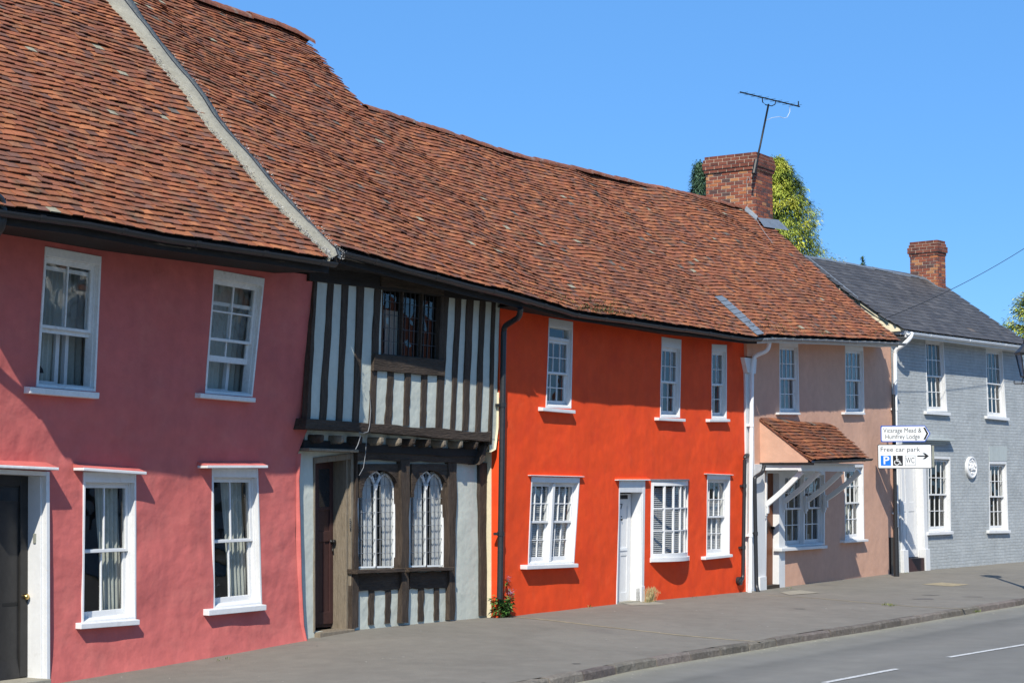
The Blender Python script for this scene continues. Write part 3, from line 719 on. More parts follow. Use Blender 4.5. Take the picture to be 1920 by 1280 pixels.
hiv = rhi[0][1]
full = [(31.2, 0)]
polyTO = [(left_edge[0][0], 0)]+[(flx[0][0], 0)]+flx[1:]+[p for p in reversed(rlo) if p[0] < flx[-1][0]-.05 ]+list(reversed(rhi))+[(left_edge[-1][0], hiv-.1)]+list(reversed(left_edge[1:-1]))
polyT = split(polyTO, US, 'l'); polyO = split(polyTO, US, 'r')
rv = [(p[0]-(.08 if p[1] < .2 else .17), p[1]) for p in rv]
polyP = [flx[0], (rv[0][0], 0)]+rv[1:]+[(rv[-1][0], rlo[-1][1])]+[p for p in reversed(rlo) if p[0] > flx[-1][0]+.05]+list(reversed(flx[1:]))
print('rhi', rhi, 'rlo', rlo, 'fl', flx, 'rv', rv)
# ================================================================= PINK HOUSE
def poff(s, z):
    if z < 2.5: base = -.17
    else: base = -.17+.20*min(1.2, (z-2.5)/2.4)
    return base+.10*max(0, (.45-z)/.75)**2*1.2
PK = Plane((0, 0), off=poff)
pk = thing('house', 'pink rendered old house with a leaning front and white sash windows, leftmost in the row', 'house', (12, 2, 0), 'old houses in the terrace')
u0 = 11.95; pr = PK.pix(570, 1198)[0]; pr_top = PK.pix(588, 530)[0]
def ptop(u): return interp(u, [PK.pix(x, y) for x, y in ((0, 437), (191, 469), (403, 497), (590, 521))])
pw = {'PU1': ((68, 725), (179, 734), (190, 481), (85, 462)), 'PU2': ((384, 737), (473, 744), (496, 522), (401, 505)),
      'PL1': ((153, 1170), (255, 1160), (255, 886), (156.5, 884)), 'PL2': ((399.5, 1142), (491, 1132), (483.5, 877.5), (397, 876)),
      'D': ((-55, 1310), (93, 1280), (92, 884), (-55, 876))}
pq_ = {k: pq(PK, v) for k, v in pw.items()}
outer = [(u0, -.35), (pr, -.35), (pr, .3), (PK.pix(553, 1000)[0], 1.4), (PK.pix(558, 850)[0], 2.45), (PK.pix(578, 790)[0], 2.8), (pr_top, ptop(pr_top)+.03), (u0, ptop(u0)+.03)]
wall('wall', PK, outer, list(pq_.values()), M['pink'], pk, amp=.028, deep=.2, step=.13)
sw = MB(); f0_, f1_ = PK.w(u0+.015, 0, 0).y, PK.w(u0+.015, 4.8, 0).y
sw.quad((u0+.015, f0_, -.3), (u0+.015, PK.w(u0+.015, 2.5, 0).y, 2.5), (u0+.015, f1_, 4.85), (u0+.015, .6, 5.6), (u0+.015, .6, -.3))
sw.quad((u0+.015, -.90, 4.70), (u0+.015, .5, 4.70), (u0+.015, .5, 6.15), (u0+.015, -.90, 4.84)); sw.build('gable_end', M['pink'], pk)
# rounded plaster corner beside the timber house
cr = MB(); pts = [(570, 1202, .03), (564, 1172, 0), (560, 1100, 0), (557.5, 1000, 0), (555, 900, 0), (558, 850, .0)]
rows = []
for x, y, fl_ in pts:
    s, z = PK.pix(x, y); a = PK.w(s-.004, z, .0); rows.append([a-PK.U*.02-PK.N*.02, a+PK.N*.006, a+PK.U*.012+PK.N*.042, a+PK.U*.030+PK.N*.040, a+PK.U*.035-PK.N*.25])
cr.add([p for r_ in rows for p in r_], [(i*5+k, i*5+k+1, i*5+k+6, i*5+k+5) for i in range(len(rows)-1) for k in range(4)]); cr.build('corner_render', M['pink'], pk, smooth=True)
w_, Q, (A0, A1, b0, b1) = window(pk, PK, pw['PU1'], cols=2, up=1, low=1, rec=.065, head=.10, side=.028, st=.05, mid=.46, lower=(.40, .88), sill=((57, 725), (187, 736)), sillh=.07, silld=.10, m=M['oldwhite'], label='white sash window with its lower sash pushed up, nearest the left edge')
curtain(Q, w_, A0-.05, A0+.58*(A1-A0), b0, .96, -.36, M['curtaincream'], 7, .03); curtain(Q, w_, A0+.5*(A1-A0), A1+.3, b0, .96, -.42, M['curtaincream'], 6, .03)
inn = MB(); Q.box(inn, A0+.60*(A1-A0), A0+.67*(A1-A0), b0, .44, -.34, -.30); Q.box(inn, A0+.76*(A1-A0), A0+.82*(A1-A0), b0, .44, -.34, -.28); Q.box(inn, A0, A0+.60*(A1-A0), b0+.005, b0+.03, -.30, -.25); inn.build('inner_frame', M['white'], w_)
cu = MB(); s_, z_ = Q.sz(A0+.12, b0+.09); c0 = PK.w(s_, z_-.03, -.2); rr_ = []
for i in range(7):
    an = math.pi*i/6; rr_.append([c0+PK.U*(.13*math.cos(an)*k)+Vector((0, 0, .045+.11*math.sin(an)*k*.8-.03*math.cos(an)))-PK.N*(.03*(1-k)) for k in (1, .75, .4)]+[c0+PK.U*(.13*math.cos(an))+Vector((0, 0, .0+.08*math.sin(an)-.03*math.cos(an)))-PK.N*.1])
cu.add([p for r_ in rr_ for p in r_], [(i*4+k, i*4+k+1, i*4+k+5, i*4+k+4) for i in range(6) for k in range(3)]); cu.build('cushion', M['cushion'], w_, smooth=True)
w_, Q, (A0, A1, b0, b1) = window(pk, PK, pw['PU2'], cols=2, up=2, low=1, rec=.065, head=.10, side=.028, st=.045, mid=.47, lower=(.27, .76), sill=((376.5, 737), (480, 746)), sillh=.055, silld=.10, m=M['oldwhite'], label='white sash window with its lower sash half raised, upper floor beside the timbered house')
curtain(Q, w_, A0-.05, A1+.35, b0, .96, -.36, M['curtaincream'], 12, .02)
inn = MB(); Q.box(inn, A0+.72*(A1-A0), A0+.78*(A1-A0), b0, .30, -.30, -.24); Q.box(inn, A0, A0+.72*(A1-A0), b0, b0+.025, -.28, -.24); inn.build('inner_frame', M['white'], w_)
w_, Q, (A0, A1, b0, b1) = window(pk, PK, pw['PL1'], cols=2, up=1, low=1, rec=.085, head=.12, side=.03, st=.045, mid=.50, sill=((152.5, 1169), (262.5, 1161)), sillh=.06, silld=.09, m=M['white'], hooded=((157, 876), (275.5, 884), .16, .034), house_m=M['pink'], label='white two-pane sash window beside the black door')
curtain(Q, w_, A0+.52*(A1-A0), A1+.02, b0, b1, -.26, M['curtaincream'], 5, .035, gather=.25)
w_, Q, (A0, A1, b0, b1) = window(pk, PK, pw['PL2'], cols=2, up=1, low=1, rec=.085, head=.12, side=.03, st=.045, mid=.50, sill=((392, 1143), (500, 1133)), sillh=.07, silld=.10, m=M['white'], hooded=((389, 872), (503, 872), .16, .034), house_m=M['pink'], label='white two-pane sash window near the timbered house')
curtain(Q, w_, A0+.52*(A1-A0), A1+.02, b0, b1, -.26, M['curtaincream'], 5, .035, gather=.2)
# dark front door
Q = Quad(PK, pq_['D']); W, Hh = Q.W, Q.H
dl = MB(); rec = .26; jw = .05/W
Q.box(dl, 1-jw, 1, 0, 1, -rec-.06, .012); Q.box(dl, 0, jw, 0, 1, -rec-.06, .012); Q.box(dl, jw, 1-jw, 1-.05/Hh, 1, -rec-.06, .010)
Q.box(dl, 1-jw-.02/W, 1-jw, 0, 1-.05/Hh, -rec-.06, -.06)
df = dl.build('door_frame', M['white'], pk, bevel=.004)
a1 = 1-jw-.02/W; top = 1-.05/Hh; d0 = -rec
dr = MB(); Q.box(dr, jw, a1, .03, top, d0-.06, d0-.03)
st_ = .11/W
for x0, x1 in ((a1-st_, a1), (jw, jw+st_), ((jw+a1)/2-st_/2, (jw+a1)/2+st_/2)): Q.box(dr, x0, x1, .03, top, d0-.03, d0)
for z0, z1 in ((.03, .14), (.40, .47), (.93, top)): Q.box(dr, jw+st_, (jw+a1)/2-st_/2, z0, z1, d0-.03, d0-.001); Q.box(dr, (jw+a1)/2+st_/2, a1-st_, z0, z1, d0-.03, d0-.001)
for x0, x1 in ((jw+st_, (jw+a1)/2-st_/2), ((jw+a1)/2+st_/2, a1-st_)): Q.box(dr, x0+.03/W, x1-.03/W, .155, .385, d0-.03, d0-.012)
door = dr.build('door', M['black'], pk, bevel=.004)
gp = MB()
for x0, x1 in ((jw+st_, (jw+a1)/2-st_/2), ((jw+a1)/2+st_/2, a1-st_)): Q.box(gp, x0, x1, .49, .92, d0-.032, d0-.022)
gp.build('door_glass', M['darkglass'], door)
s_, z_ = PK.pix(48, 1118, d0+.04); kn = MB(); c = PK.w(s_, z_, d0+.055); mbk = []
for i in range(9):
    an = math.pi*i/8; rr_ = .034*math.sin(an) if i else .001
    mbk.append((c-PK.N*.034*math.cos(an), max(rr_, .001)))
def lathe_n(mb, prof, N_, n=16):
    a = Vector((0, 0, 1)); b = N_.cross(a).normalized(); vs = []
    for p, r in prof: vs += [p+(a*math.cos(2*math.pi*k/n)+b*math.sin(2*math.pi*k/n))*r for k in range(n)]
    mb.add(vs, [(i*n+k, i*n+(k+1) % n, (i+1)*n+(k+1) % n, (i+1)*n+k) for i in range(len(prof)-1) for k in range(n)]+[tuple(range(n)), tuple(range((len(prof)-1)*n, len(prof)*n))])
lathe_n(kn, [(c-PK.N*.065, .03), (c-PK.N*.055, .03), (c-PK.N*.052, .012), (c-PK.N*.03, .012)]+mbk, PK.N); kn.build('handle', M['brass'], door, smooth=True)
s_, z_ = PK.pix(20, 1132, d0); lb = MB(); lb.hexa([PK.w(s_+x, z_+y, d0+d) for y in (-.022, .022) for x, d in ((-.13, .012), (.09, .012), (.09, 0), (-.13, 0))]); lb.build('letterbox', M['iron'], door, bevel=.006)
s_, z_ = PK.pix(66, 1009, -.1); bl = MB(); xx = Q.q[1][0]-.05-.02
bp_ = PK.w(xx, z_, -.13); bl.box((bp_.x-.02, bp_.y-.02, z_-.055), (bp_.x+.001, bp_.y+.02, z_+.055)); bl.build('door_bell', M['signback'], df, bevel=.004)
stp = MB(); a = PK.w(Q.q[0][0]+.05, -.13, 0); b_ = PK.w(Q.q[1][0]-.03, -.13, 0); stp.box((a.x, a.y-.06, -.35), (b_.x, b_.y+.45, pz(b_.x, -.1)+.06)); stp.build('doorstep', M['conc'], pk, bevel=.01)
s0, z0 = PK.pix(-45, 869, .2); s1, z1 = PK.pix(111, 876, .2)
hood(PK, df, (s0, z0-.03), (s1, z1-.03), .2, .03, M['oldwhite'], M['pink'], .06)
# roof of the pink house
pu = sorted([(u0, 0.)]); polyK = [(u0, 0.), (sLu[0][0]+.1, 0.)]+sLu+[(sLu[-1][0]+.25, 7.6), (u0, 7.6)]
dk = deck(pinkr, polyK, M['under'], pk)
lay_tiles(pinkr, [polyK], M['tile'], dk, seed=5)
shell(pk, pinkr, u0, sLu[-1][0], 7.6, 7.6, B0, 'room')
ridge_tiles([pinkr.P(u, 7.65, .0) for u in (u0, 14, 16, 17.8)], M['ridge'], dk)
# mortar fillet between the two roofs, a thin dark tube laid along its middle
def at_y(lst, y, rf):
    p = sorted(lst, key=lambda q: q[1]); x = interp(y, [(q[1], q[0]) for q in p]); return rf.solve(x, y)
fA = MB(); fB = MB(); fG = MB(); fR = MB(); ys = [490-i*12 for i in range(42)]; VA = []; VB = []; VG = []
for i, y in enumerate(ys):
    k = i/41
    a = pinkr.P(*at_y([(x-4-3*k, yy) for x, yy in stripL], y, pinkr), .055+.01*nz(i, 0, 0, .9)); b = main.P(*at_y([(x+2+5*k, yy) for x, yy in stripR], y, main), .05+.012*nz(i, 5, 0, .9))
    mid_ = a+(b-a)*(.52-.02*k)
    hgt = Vector((0, -.03, .05))
    VA += [a-Vector((0, -.03, .08)), a, mid_-(b-a).normalized()*.018+hgt]; VB += [mid_+(b-a).normalized()*.022+hgt*.5, b, b-Vector((0, -.03, .06))]; VG += [mid_-(b-a).normalized()*.02+hgt, mid_-(b-a).normalized()*.0+hgt*.2-Vector((0, -.02, .03)), mid_+(b-a).normalized()*.024+hgt*.5]
for mb_, V_ in ((fA, VA), (fB, VB), (fG, VG)):
    mb_.add(V_, [(i*3+k, i*3+k+1, i*3+k+4, i*3+k+3) for i in range(41) for k in range(2)])
fo = fA.build('verge_fillet', M['mortar'], pk, smooth=True); fB.build('lower_fillet', M['mortar'], fo, smooth=True); fG = MB(); fG.tube([Vector(VG[i*3+1])+Vector((.0, -.045, .06)) for i in range(42)], .016, 6); fG.build('dark_tube', M['iron'], fo)
rg = MB()
for i in range(2600):      # crumbled pale mortar along both edges, thicker towards the eaves
    k = R.random()**1.5*.8; j = k*40; i0 = int(j); t = j-i0; sd_ = R.random() < .6
    V_ = VA if sd_ else VB; id_ = 1
    p = Vector(V_[i0*3+id_])*(1-t)+Vector(V_[(i0+1)*3+id_])*t+Vector((R.gauss(.0, .028), R.gauss(0, .028), R.gauss(.012, .006)))
    r_ = R.uniform(.005, .015)
    rg.add([p+Vector((R.uniform(-1, 1), R.uniform(-1, 1), R.uniform(-.6, .8)))*r_ for _ in range(4)], [(0, 1, 2), (0, 2, 3), (0, 3, 1), (1, 3, 2)])
rg.build('crumbled_mortar', M['mortarrough'], fo)
uu = [u0+i*.6 for i in range(40) if u0+i*.6 < sLu[0][0]]+[sLu[0][0]+.02]
eaves(pk, B0, uu, lambda u: pinkr.P(u, 0).z, ptop, .97, 0., M['darkboard'], fh=.13)
gutter('gutter', [B0.w(u, pinkr.P(u, 0).z-.035, 1.02) for u in uu], .06, M['pipeblack'], pk, 1.15)
g0 = B0.pix(-8, 365, .93); pipe('downpipe', [B0.w(g0[0]-.3, g0[1]+.05, .95), B0.w(*B0.pix(2, 372, .93), .93), B0.w(*B0.pix(6, 395, .93), .93), B0.w(*B0.pix(3, 425, .93), .93), B0.w(*B0.pix(-14, 448, .7), .7), B0.w(*B0.pix(-14, 448, .7), .7)-Vector((.3, -.6, .5))], .045, M['pipeblack'], pk)
# ================================================================= TIMBER HOUSE
th = thing('house', 'timber-framed house with dark studs and two arched windows between the pink and orange houses', 'house', (20.5, 2, 0), 'old houses in the terrace')
TU = Plane((0, .0), off=lambda s, z: -.0+.02*(z-3)); TL = Plane((0, .25))
Zu = lambda x, y: (560+x/3.0476, 440+y/3.0476); Zl = lambda x, y: (560+x/3.0476, 800+y/3.0476)
wt = [Zu(470, 690), Zu(802, 722), Zu(820, 335), Zu(478, 280)]
def ttop(u): return interp(u, [TU.pix(x, y) for x, y in ((590, 505), (700, 512), (850, 541), (940, 566))])
tl_ = TU.pix(*Zu(45, 1090))[0]; tlt = TU.pix(589, 520)[0]; tr_ = TU.pix(*Zu(1128, 1150))[0]; trt = TU.pix(*Zu(1147, 420))[0]
outer = [TU.pix(*Zu(60, 1080)), TU.pix(*Zu(1090, 1150)), TU.pix(*Zu(1092, 1240)), TU.pix(*Zu(1118, 1225)), TU.pix(*Zu(1133, 1100)), (trt, ttop(trt)+.05), (tlt, ttop(tlt)+.05)]
wall('upper_wall', TU, outer, [pq(TU, wt)], M['lime'], th, amp=.010, deep=.10, step=.12)
studs = [((45, 1095), (66, 1085), (110, 225), (93, 225)), ((120, 1058), (159, 1062), (206, 215), (174, 215)), ((217, 1064), (251, 1067), (291, 205), (255, 205)), ((313, 1070), (347, 1074), (381, 205), (341, 205)),
 ((403, 1080), (437, 1082), (478, 230), (442, 230)), ((495, 1082), (533, 1085), (548, 775), (512, 775)), ((602, 1088), (633, 1091), (643, 785), (611, 785)), ((696, 1095), (728, 1098), (739, 795), (707, 795)),
 ((785, 1105), (822, 1108), (862, 310), (816, 310)), ((869, 1112), (894, 1113), (934, 320), (904, 320)), ((938, 1117), (970, 1119), (1003, 330), (967, 330)), ((1013, 1122), (1041, 1124), (1071, 345), (1042, 345)), ((1089, 1200), (1106, 1195), (1128, 375), (1107, 375))]
for q in studs: timber('stud', TU, [Zu(*p) for p in q], th, d1=.016+R.uniform(0, .008), n=12, jit=.008)
timber('top_plate', TU, [Zu(60, 262), Zu(1110, 385), Zu(1150, 340), Zu(60, 150)], th, d1=.03, d0=-.05, horiz=True, m=M['darkboard'])
timber('window_head', TU, [Zu(470, 292), Zu(830, 345), Zu(830, 300), Zu(470, 235)], th, d1=.045, horiz=True, m=M['oakh'])
timber('window_beam', TU, [Zu(428, 775), Zu(832, 808), Zu(835, 715), Zu(435, 680)], th, d1=.05, horiz=True, m=M['oakh'], jit=.006)
timber('bressumer', TU, [Zu(35, 1108), Zu(1092, 1178), Zu(1095, 1125), Zu(45, 1050)], th, d1=.055, d0=-.16, horiz=True, m=M['oakh'], n=26, jit=.016)
# leaded window upstairs
Q = Quad(TU, pq(TU, wt)); W, Hh = Q.W, Q.H
fr = MB(); e = .03
Q.box(fr, 0, e/W, 0, 1, -.09, .0); Q.box(fr, 1-e/W, 1, 0, 1, -.09, .0); Q.box(fr, e/W, 1-e/W, 0, .03/Hh, -.09, -.001); Q.box(fr, e/W, 1-e/W, 1-.04/Hh, 1, -.09, -.001)
for c in (.345, .675): Q.box(fr, c-.018/W, c+.018/W, .03/Hh, 1-.04/Hh, -.08, .0)
wn = fr.build('window', M['oakh'], th, bevel=.004); wn['label'] = 'dark leaded casement window in three lights under the eaves'
lm = MB(); gm = MB()
for a0, a1 in ((e/W, .345-.018/W), (.345+.018/W, .675-.018/W), (.675+.018/W, 1-e/W)):
    d = -.05; gm.quad(*[Q.w(a, b, d-.008+R.uniform(-.003, .003)) for a, b in ((a0, .01), (a1, .01), (a1, .99), (a0, .99))])
    for i in range(0, 5): c = a0+(a1-a0)*i/4; Q.box(lm, c-.004/W, c+.004/W, .02, .98, d-.006, d+.004)
    for j in range(0, 6): b = .03+.93*j/5; Q.box(lm, a0, a1, b-.004/Hh, b+.004/Hh, d-.005, d+.003)
lm.build('leading', M['leaddark'], wn); gm.build('glass', M['glass'], wn)
curtain(Q, wn, .36, .62, .03, .7, -.35, M['curtaincream'], 4, .04)
# jetty: joist ends, infill and soffit
jt = MB(); jy = [Zu(x, 1112+(x-60)*.062) for x in (60, 1092)]
jz = lambda s: interp(s, [TL.pix(*Zu(60, 1108)), TL.pix(*Zu(1060, 1178))]); jb_ = lambda s: interp(s, [TL.pix(*Zu(60, 1178)), TL.pix(*Zu(1060, 1222))])
sA, sB = TL.pix(565, 820)[0], TL.pix(912, 840)[0]
inf = MB(); hx(inf, TL, [(sA, jb_(sA)-.02), (sB, jb_(sB)-.02), (sB, jz(sB)+.15), (sA, jz(sA)+.15)], -.05, .06); inf.build('infill', M['lime'], th)
for i, x in enumerate((88, 205, 310, 430, 535, 610, 703, 790, 886, 975)):
    x0, z0 = TU.pix(*Zu(x+10, 1152+x*.043), -.02); wdt = .115+R.uniform(-.015, .02); hh = .13
    pts = []; ns_ = 9; mbj = MB(); rings = []
    for k, (dd_, sc) in enumerate(((-.45, 1), (-.06, 1), (-.01, .95), (.03, .80), (.045, .5))):
        ring = []
        for t in range(ns_):
            an = 2*math.pi*t/ns_; sx = max(-.85, min(.85, math.cos(an)*1.2))*wdt/2*sc; sz_ = max(-.9, min(.9, math.sin(an)*1.2))*hh/2*sc
            ring.append(TU.w(x0+.07+sx+.008*nz(i, t, k), z0-.02+sz_+(.04*(1-sc) if k > 2 else 0)+.008*nz(t, i, k), dd_))
        rings.append(ring)
    mbj.add([p for r_ in rings for p in r_], [(k*ns_+t, k*ns_+(t+1) % ns_, (k+1)*ns_+(t+1) % ns_, (k+1)*ns_+t) for k in range(4) for t in range(ns_)]+[tuple((4)*ns_+t for t in range(ns_))])
    mbj.build('joist_end', M['oakgrey'] if i in (1, 3, 4, 7, 8) else M['oakh'], th, smooth=False)
sf = MB()
for i in range(12):
    a = sA+(sB-sA)*i/12; b = sA+(sB-sA)*(i+1)/12; sf.quad(TL.w(a, jz(a)+.02, 0), TL.w(b, jz(b)+.02, 0), TU.w(b, jz(b)+.02, 0), TU.w(a, jz(a)+.02, 0))
sf.build('jetty_soffit', M['darkboard'], th)
timber('wall_plate', TL, [Zu(30, 1225), Zu(1062, 1272), Zu(1062, 1226), Zu(30, 1172)], th, d1=.10, d0=-.06, horiz=True, m=M['darkboard'], n=20)
timber('wall_rail', TL, [Zl(335, 195), Zl(1055, 212), Zl(1058, 118), Zl(335, 128)], th, d1=.075, d0=-.06, horiz=True, m=M['oakh'], n=16, jit=.02)
timber('carved_bracket', TL, [Zl(1030, 215), Zl(1062, 190), Zl(1092, 60), Zl(1066, 100)], th, d1=.20, d0=-.04, m=M['oak'], n=8, jit=.015)
# lower wall with holes for door and two arched windows
q_d = [Zl(83, 1172), Zl(300, 1155), Zl(300, 150), Zl(83, 175)]
q_w1 = [Zl(338, 812), Zl(572, 808), Zl(572, 228), Zl(338, 228)]; q_w2 = [Zl(636, 806), Zl(848, 802), Zl(848, 228), Zl(636, 228)]
outer = [(TL.pix(*Zl(-5, 1000))[0], -.35), (TL.pix(*Zl(1072, 1000))[0], -.35), (TL.pix(*Zl(1072, 1000))[0], TL.pix(*Zu(1050, 1200))[1]+.1), (TL.pix(*Zl(-5, 1000))[0], TL.pix(*Zl(0, 20))[1]+.2)]
outer[0] = (outer[0][0]-.06, outer[0][1]); outer[3] = (outer[3][0]-.06, outer[3][1])
wall('lower_wall', TL, outer, [pq(TL, q_d), pq(TL, q_w1), pq(TL, q_w2)], M['lime'], th, amp=.016, deep=.12, step=.12)
ret = MB(); s_ = B0.pix(937, 800)[0]-.045; ret.add([(s_, .30, -.3), (s_, .13, -.3), (s_, .13, 2.95), (s_, .30, 2.95), (s_+.04, .13, -.3), (s_+.04, .13, 2.95)], [(0, 1, 2, 3), (1, 4, 5, 2)]); ret.build('cream_return', M['cream'], th)
hs_ = MB(); hs_.add([TU.w(*TU.pix(*Zu(x, y)), d) for x, y in ((1092, 1240), (1118, 1225), (1133, 1100), (1136, 900)) for d in (.03, -.1)], [(0, 2, 3, 1), (2, 4, 5, 3), (4, 6, 7, 5)]); hs_.build('plaster_edge', M['cream'], th, smooth=True)
for q, mm, d1, nm in ((((590, 1118), (630, 1118), (637, 188), (586, 188)), 'oak', .09, 'post'), (((862, 1103), (893, 1102), (906, 205), (858, 205)), 'oak', .07, 'post'), (((1042, 1078), (1074, 1078), (1078, 205), (1034, 205)), 'oak', .05, 'post'),
                      (((302, 1158), (342, 1140), (340, 160), (330, 160)), 'oak', .05, 'post')):
    timber(nm, TL, [Zl(*p) for p in q], th, d1=d1, n=14, jit=.014, m=M[mm])
for q in (((402, 1130), (432, 1128), (435, 930), (405, 930)), ((496, 1122), (526, 1120), (528, 925), (498, 925)), ((686, 1110), (716, 1109), (718, 918), (690, 918)), ((778, 1105), (803, 1103), (804, 915), (779, 915))):
    timber('stud', TL, [Zl(*p) for p in q], th, d1=.02, n=6, jit=.014)
timber('rail', TL, [Zl(343, 938), Zl(598, 925), Zl(598, 828), Zl(343, 836)], th, d1=.035, horiz=True, m=M['oakh'], n=10); timber('rail', TL, [Zl(634, 925), Zl(866, 918), Zl(866, 824), Zl(634, 828)], th, d1=.035, horiz=True, m=M['oakh'], n=10)
for q in (((336, 838), (610, 828), (610, 808), (336, 816)), ((632, 826), (890, 820), (890, 801), (632, 806))):
    timber('window_sill', TL, [Zl(*p) for p in q], th, d1=.16, d0=-.02, horiz=True, m=M['oakh'], n=6, jit=.004)
# gothic windows: oak head boards with arched cut-outs, white twin lancets behind
for q, l in ((q_w1, 'arched leaded window beside the door post'), (q_w2, 'arched leaded window beside the blank plaster panel')):
    Q = Quad(TL, pq(TL, q)); W, Hh = Q.W, Q.H
    def arc(b_spring, top, n=10, a0=.0, a1=1.): return [Q.sz(a0+(a1-a0)*i/n, b_spring+(top-b_spring)*(1-abs(2*i/n-1)**2.1)**.62) for i in range(n+1)]
    ar = arc(.76, .965, 16, .045, .955)
    hb = MB(); plate(hb, TL, [Q.sz(-.01, .70), Q.sz(.045, .70)]+ar+[Q.sz(.955, .70), Q.sz(1.01, .70), Q.sz(1.01, 1.03), Q.sz(-.01, 1.03)], [], -.02, .045)
    wn = hb.build('window', M['oakh'], th); wn['label'] = l
    fm = MB(); dF = -.055; bars = MB(); gm = MB()
    def bar(mb, p, q2, w, d0=dF-.012, d1=dF+.01):
        a, b = Vector((p[0]*W, p[1]*Hh)), Vector((q2[0]*W, q2[1]*Hh)); t = (b-a).normalized(); s = Vector((-t.y, t.x))*w/2; t = t*w*.2
        c = [a-s-t, b-s+t, b+s+t, a+s-t]; c = [Q.sz(x.x/W, x.y/Hh) for x in c]; hx(mb, TL, c, d0, d1)
    spring = .76; fa = .05
    for a0, a1 in ((fa, .5), (.5, 1-fa)):
        n = 10; ap = .925; mid_a = (a0+a1)/2; prev = None; pts = []
        for i in range(n+1):
            t = i/n; aa = a0+(a1-a0)*t; bb = spring+(ap-spring)*(1-abs(2*t-1)**2.)**.7; pts.append((aa, bb))
        for p, q2 in zip(pts, pts[1:]): bar(fm, p, q2, .022)
        bar(fm, (a0+.004, .012), (a0+.004, spring), .024); bar(fm, (a1-.004, .012), (a1-.004, spring), .024); bar(fm, (a0, .016), (a1, .016), .024)
        for i in range(1, 4):
            x = a0+(a1-a0)*i/4; tpp = spring+(ap-spring)*(1-abs(2*i/4-1)**2.)**.7; bar(bars, (x, .02), (x, tpp-.01), .005, dF-.004, dF+.004)
        for j in range(1, 7): y = .02+.80*j/6.; bar(bars, (a0, y), (a1, y), .006, dF-.004, dF+.006)
    # tracery above the lancets
    bar(fm, (.5, .80), (.40, .925), .02); bar(fm, (.5, .80), (.60, .925), .02); bar(fm, (.40, .925), (.5, .955), .02); bar(fm, (.60, .925), (.5, .955), .02); bar(bars, (.5, .82), (.5, .95), .007); bar(bars, (.44, .89), (.56, .89), .007)
    o_ = fm.build('lancet_frame', M['oldwhite'], wn); bars.build('glazing_bars', M['leadwhite'], wn)
    g_ = [Q.sz(.05, .02), Q.sz(.95, .02), Q.sz(.95, .76), Q.sz(.5, .96), Q.sz(.05, .76)]; gm.quad(*[TL.w(s, z, dF-.006) for s, z in g_]); gm.build('glass', M['glass'], wn)
    bk = MB(); Q.box(bk, .5-.02/W, .5+.02/W, .02, .8, dF-.03, dF-.013); Q.box(bk, 0, .055, 0, 1, -.16, -.03); Q.box(bk, .945, 1, 0, 1, -.16, -.03); bk.build('inner_frame', M['white'], wn)
    curtain(Q, wn, .24, .47, .02, .95, -.105, M['curtain'], 5, .014, gather=.1); curtain(Q, wn, .70, .95, .02, .95, -.105, M['curtain'], 6, .014, gather=.1)
    iw = MB(); Q.box(iw, .38, .42, .02, .95, -.27, -.24); Q.box(iw, .38, .52, .0, .04, -.27, -.24); iw.build('secondary_glazing', M['white'], wn)
# timber house door
Q = Quad(TL, pq(TL, q_d)); W, Hh = Q.W, Q.H
f_ = MB(); Q.box(f_, 0, .03, 0, 1, -.30, .02); Q.box(f_, .96, 1.03, 0, 1, -.30, .025); Q.box(f_, .03, .96, .965, 1, -.3, .018); Q.box(f_, .90, .96, 0, .965, -.30, -.02)
df = f_.build('door_frame', M['oakgrey'], th, bevel=.006)
dr = MB(); d0 = -.25; Q.box(dr, .03, .90, .012, .96, d0-.05, d0-.02); S_ = .09
for a, b in ((.03, .03+S_), (.90-S_, .90), (.465-.05, .465+.05)): Q.box(dr, a, b, .03, .96, d0-.02, d0)
for a, b in ((.03, .10), (.50, .56), (.68, .70), (.92, .96)):
    Q.box(dr, .03+S_, .415, a, b, d0-.02, d0-.001); Q.box(dr, .515, .90-S_, a, b, d0-.02, d0-.001)
Q.box(dr, .25, .27, .10, .50, d0-.02, d0-.006); Q.box(dr, .66, .68, .10, .50, d0-.02, d0-.006)
door = dr.build('door', M['doorbrown'], th, bevel=.005)
gg = MB(); Q.box(gg, .03+S_, .415, .70, .92, d0-.022, d0-.012); Q.box(gg, .515, .90-S_, .70, .92, d0-.022, d0-.012); gg.build('door_glass', M['darkglass'], door)
kn = MB(); s_, z_ = TL.pix(*Zl(196, 655), d0+.03); c = TL.w(min(s_, Q.sz(.88, .5)[0]), z_, d0+.05); lathe_n(kn, [(c-TL.N*.05, .03), (c-TL.N*.04, .03), (c-TL.N*.035, .012), (c-TL.N*.02, .014), (c-TL.N*.012, .03), (c+TL.N*.012, .03), (c+TL.N*.02, .01)], TL.N)
kn.tube([c+Vector((0, 0, -.05))-TL.N*.03, c+Vector((0, 0, -.13))-TL.N*.025], .012, 8); kn.build('handle', M['iron'], door, smooth=True)
kn = MB()
for k in range(6):
    s_, z_ = TL.pix(*Zl(293, 530+k*10), .03); c = TL.w(s_, z_, .03); kn.add([c+Vector((.02, 0, 0)), c+Vector((0, -.02, .012)), c+Vector((-.02, 0, 0)), c+Vector((0, 0, .03))], [(0, 1, 2), (1, 2, 3), (0, 1, 3), (0, 2, 3)])
kn.build('door_bell', M['iron'], df)
s0, z0 = TL.pix(*Zl(60, 128), .22); s1, z1 = TL.pix(*Zl(345, 138), .22); hb = MB(); hx(hb, TL, [(s0, z0-.02), (s1, z1-.02), (s1, z1+.02), (s0, z0+.02)], -.02, .22); hb.build('door_hood', M['oakgrey'], th, bevel=.008)
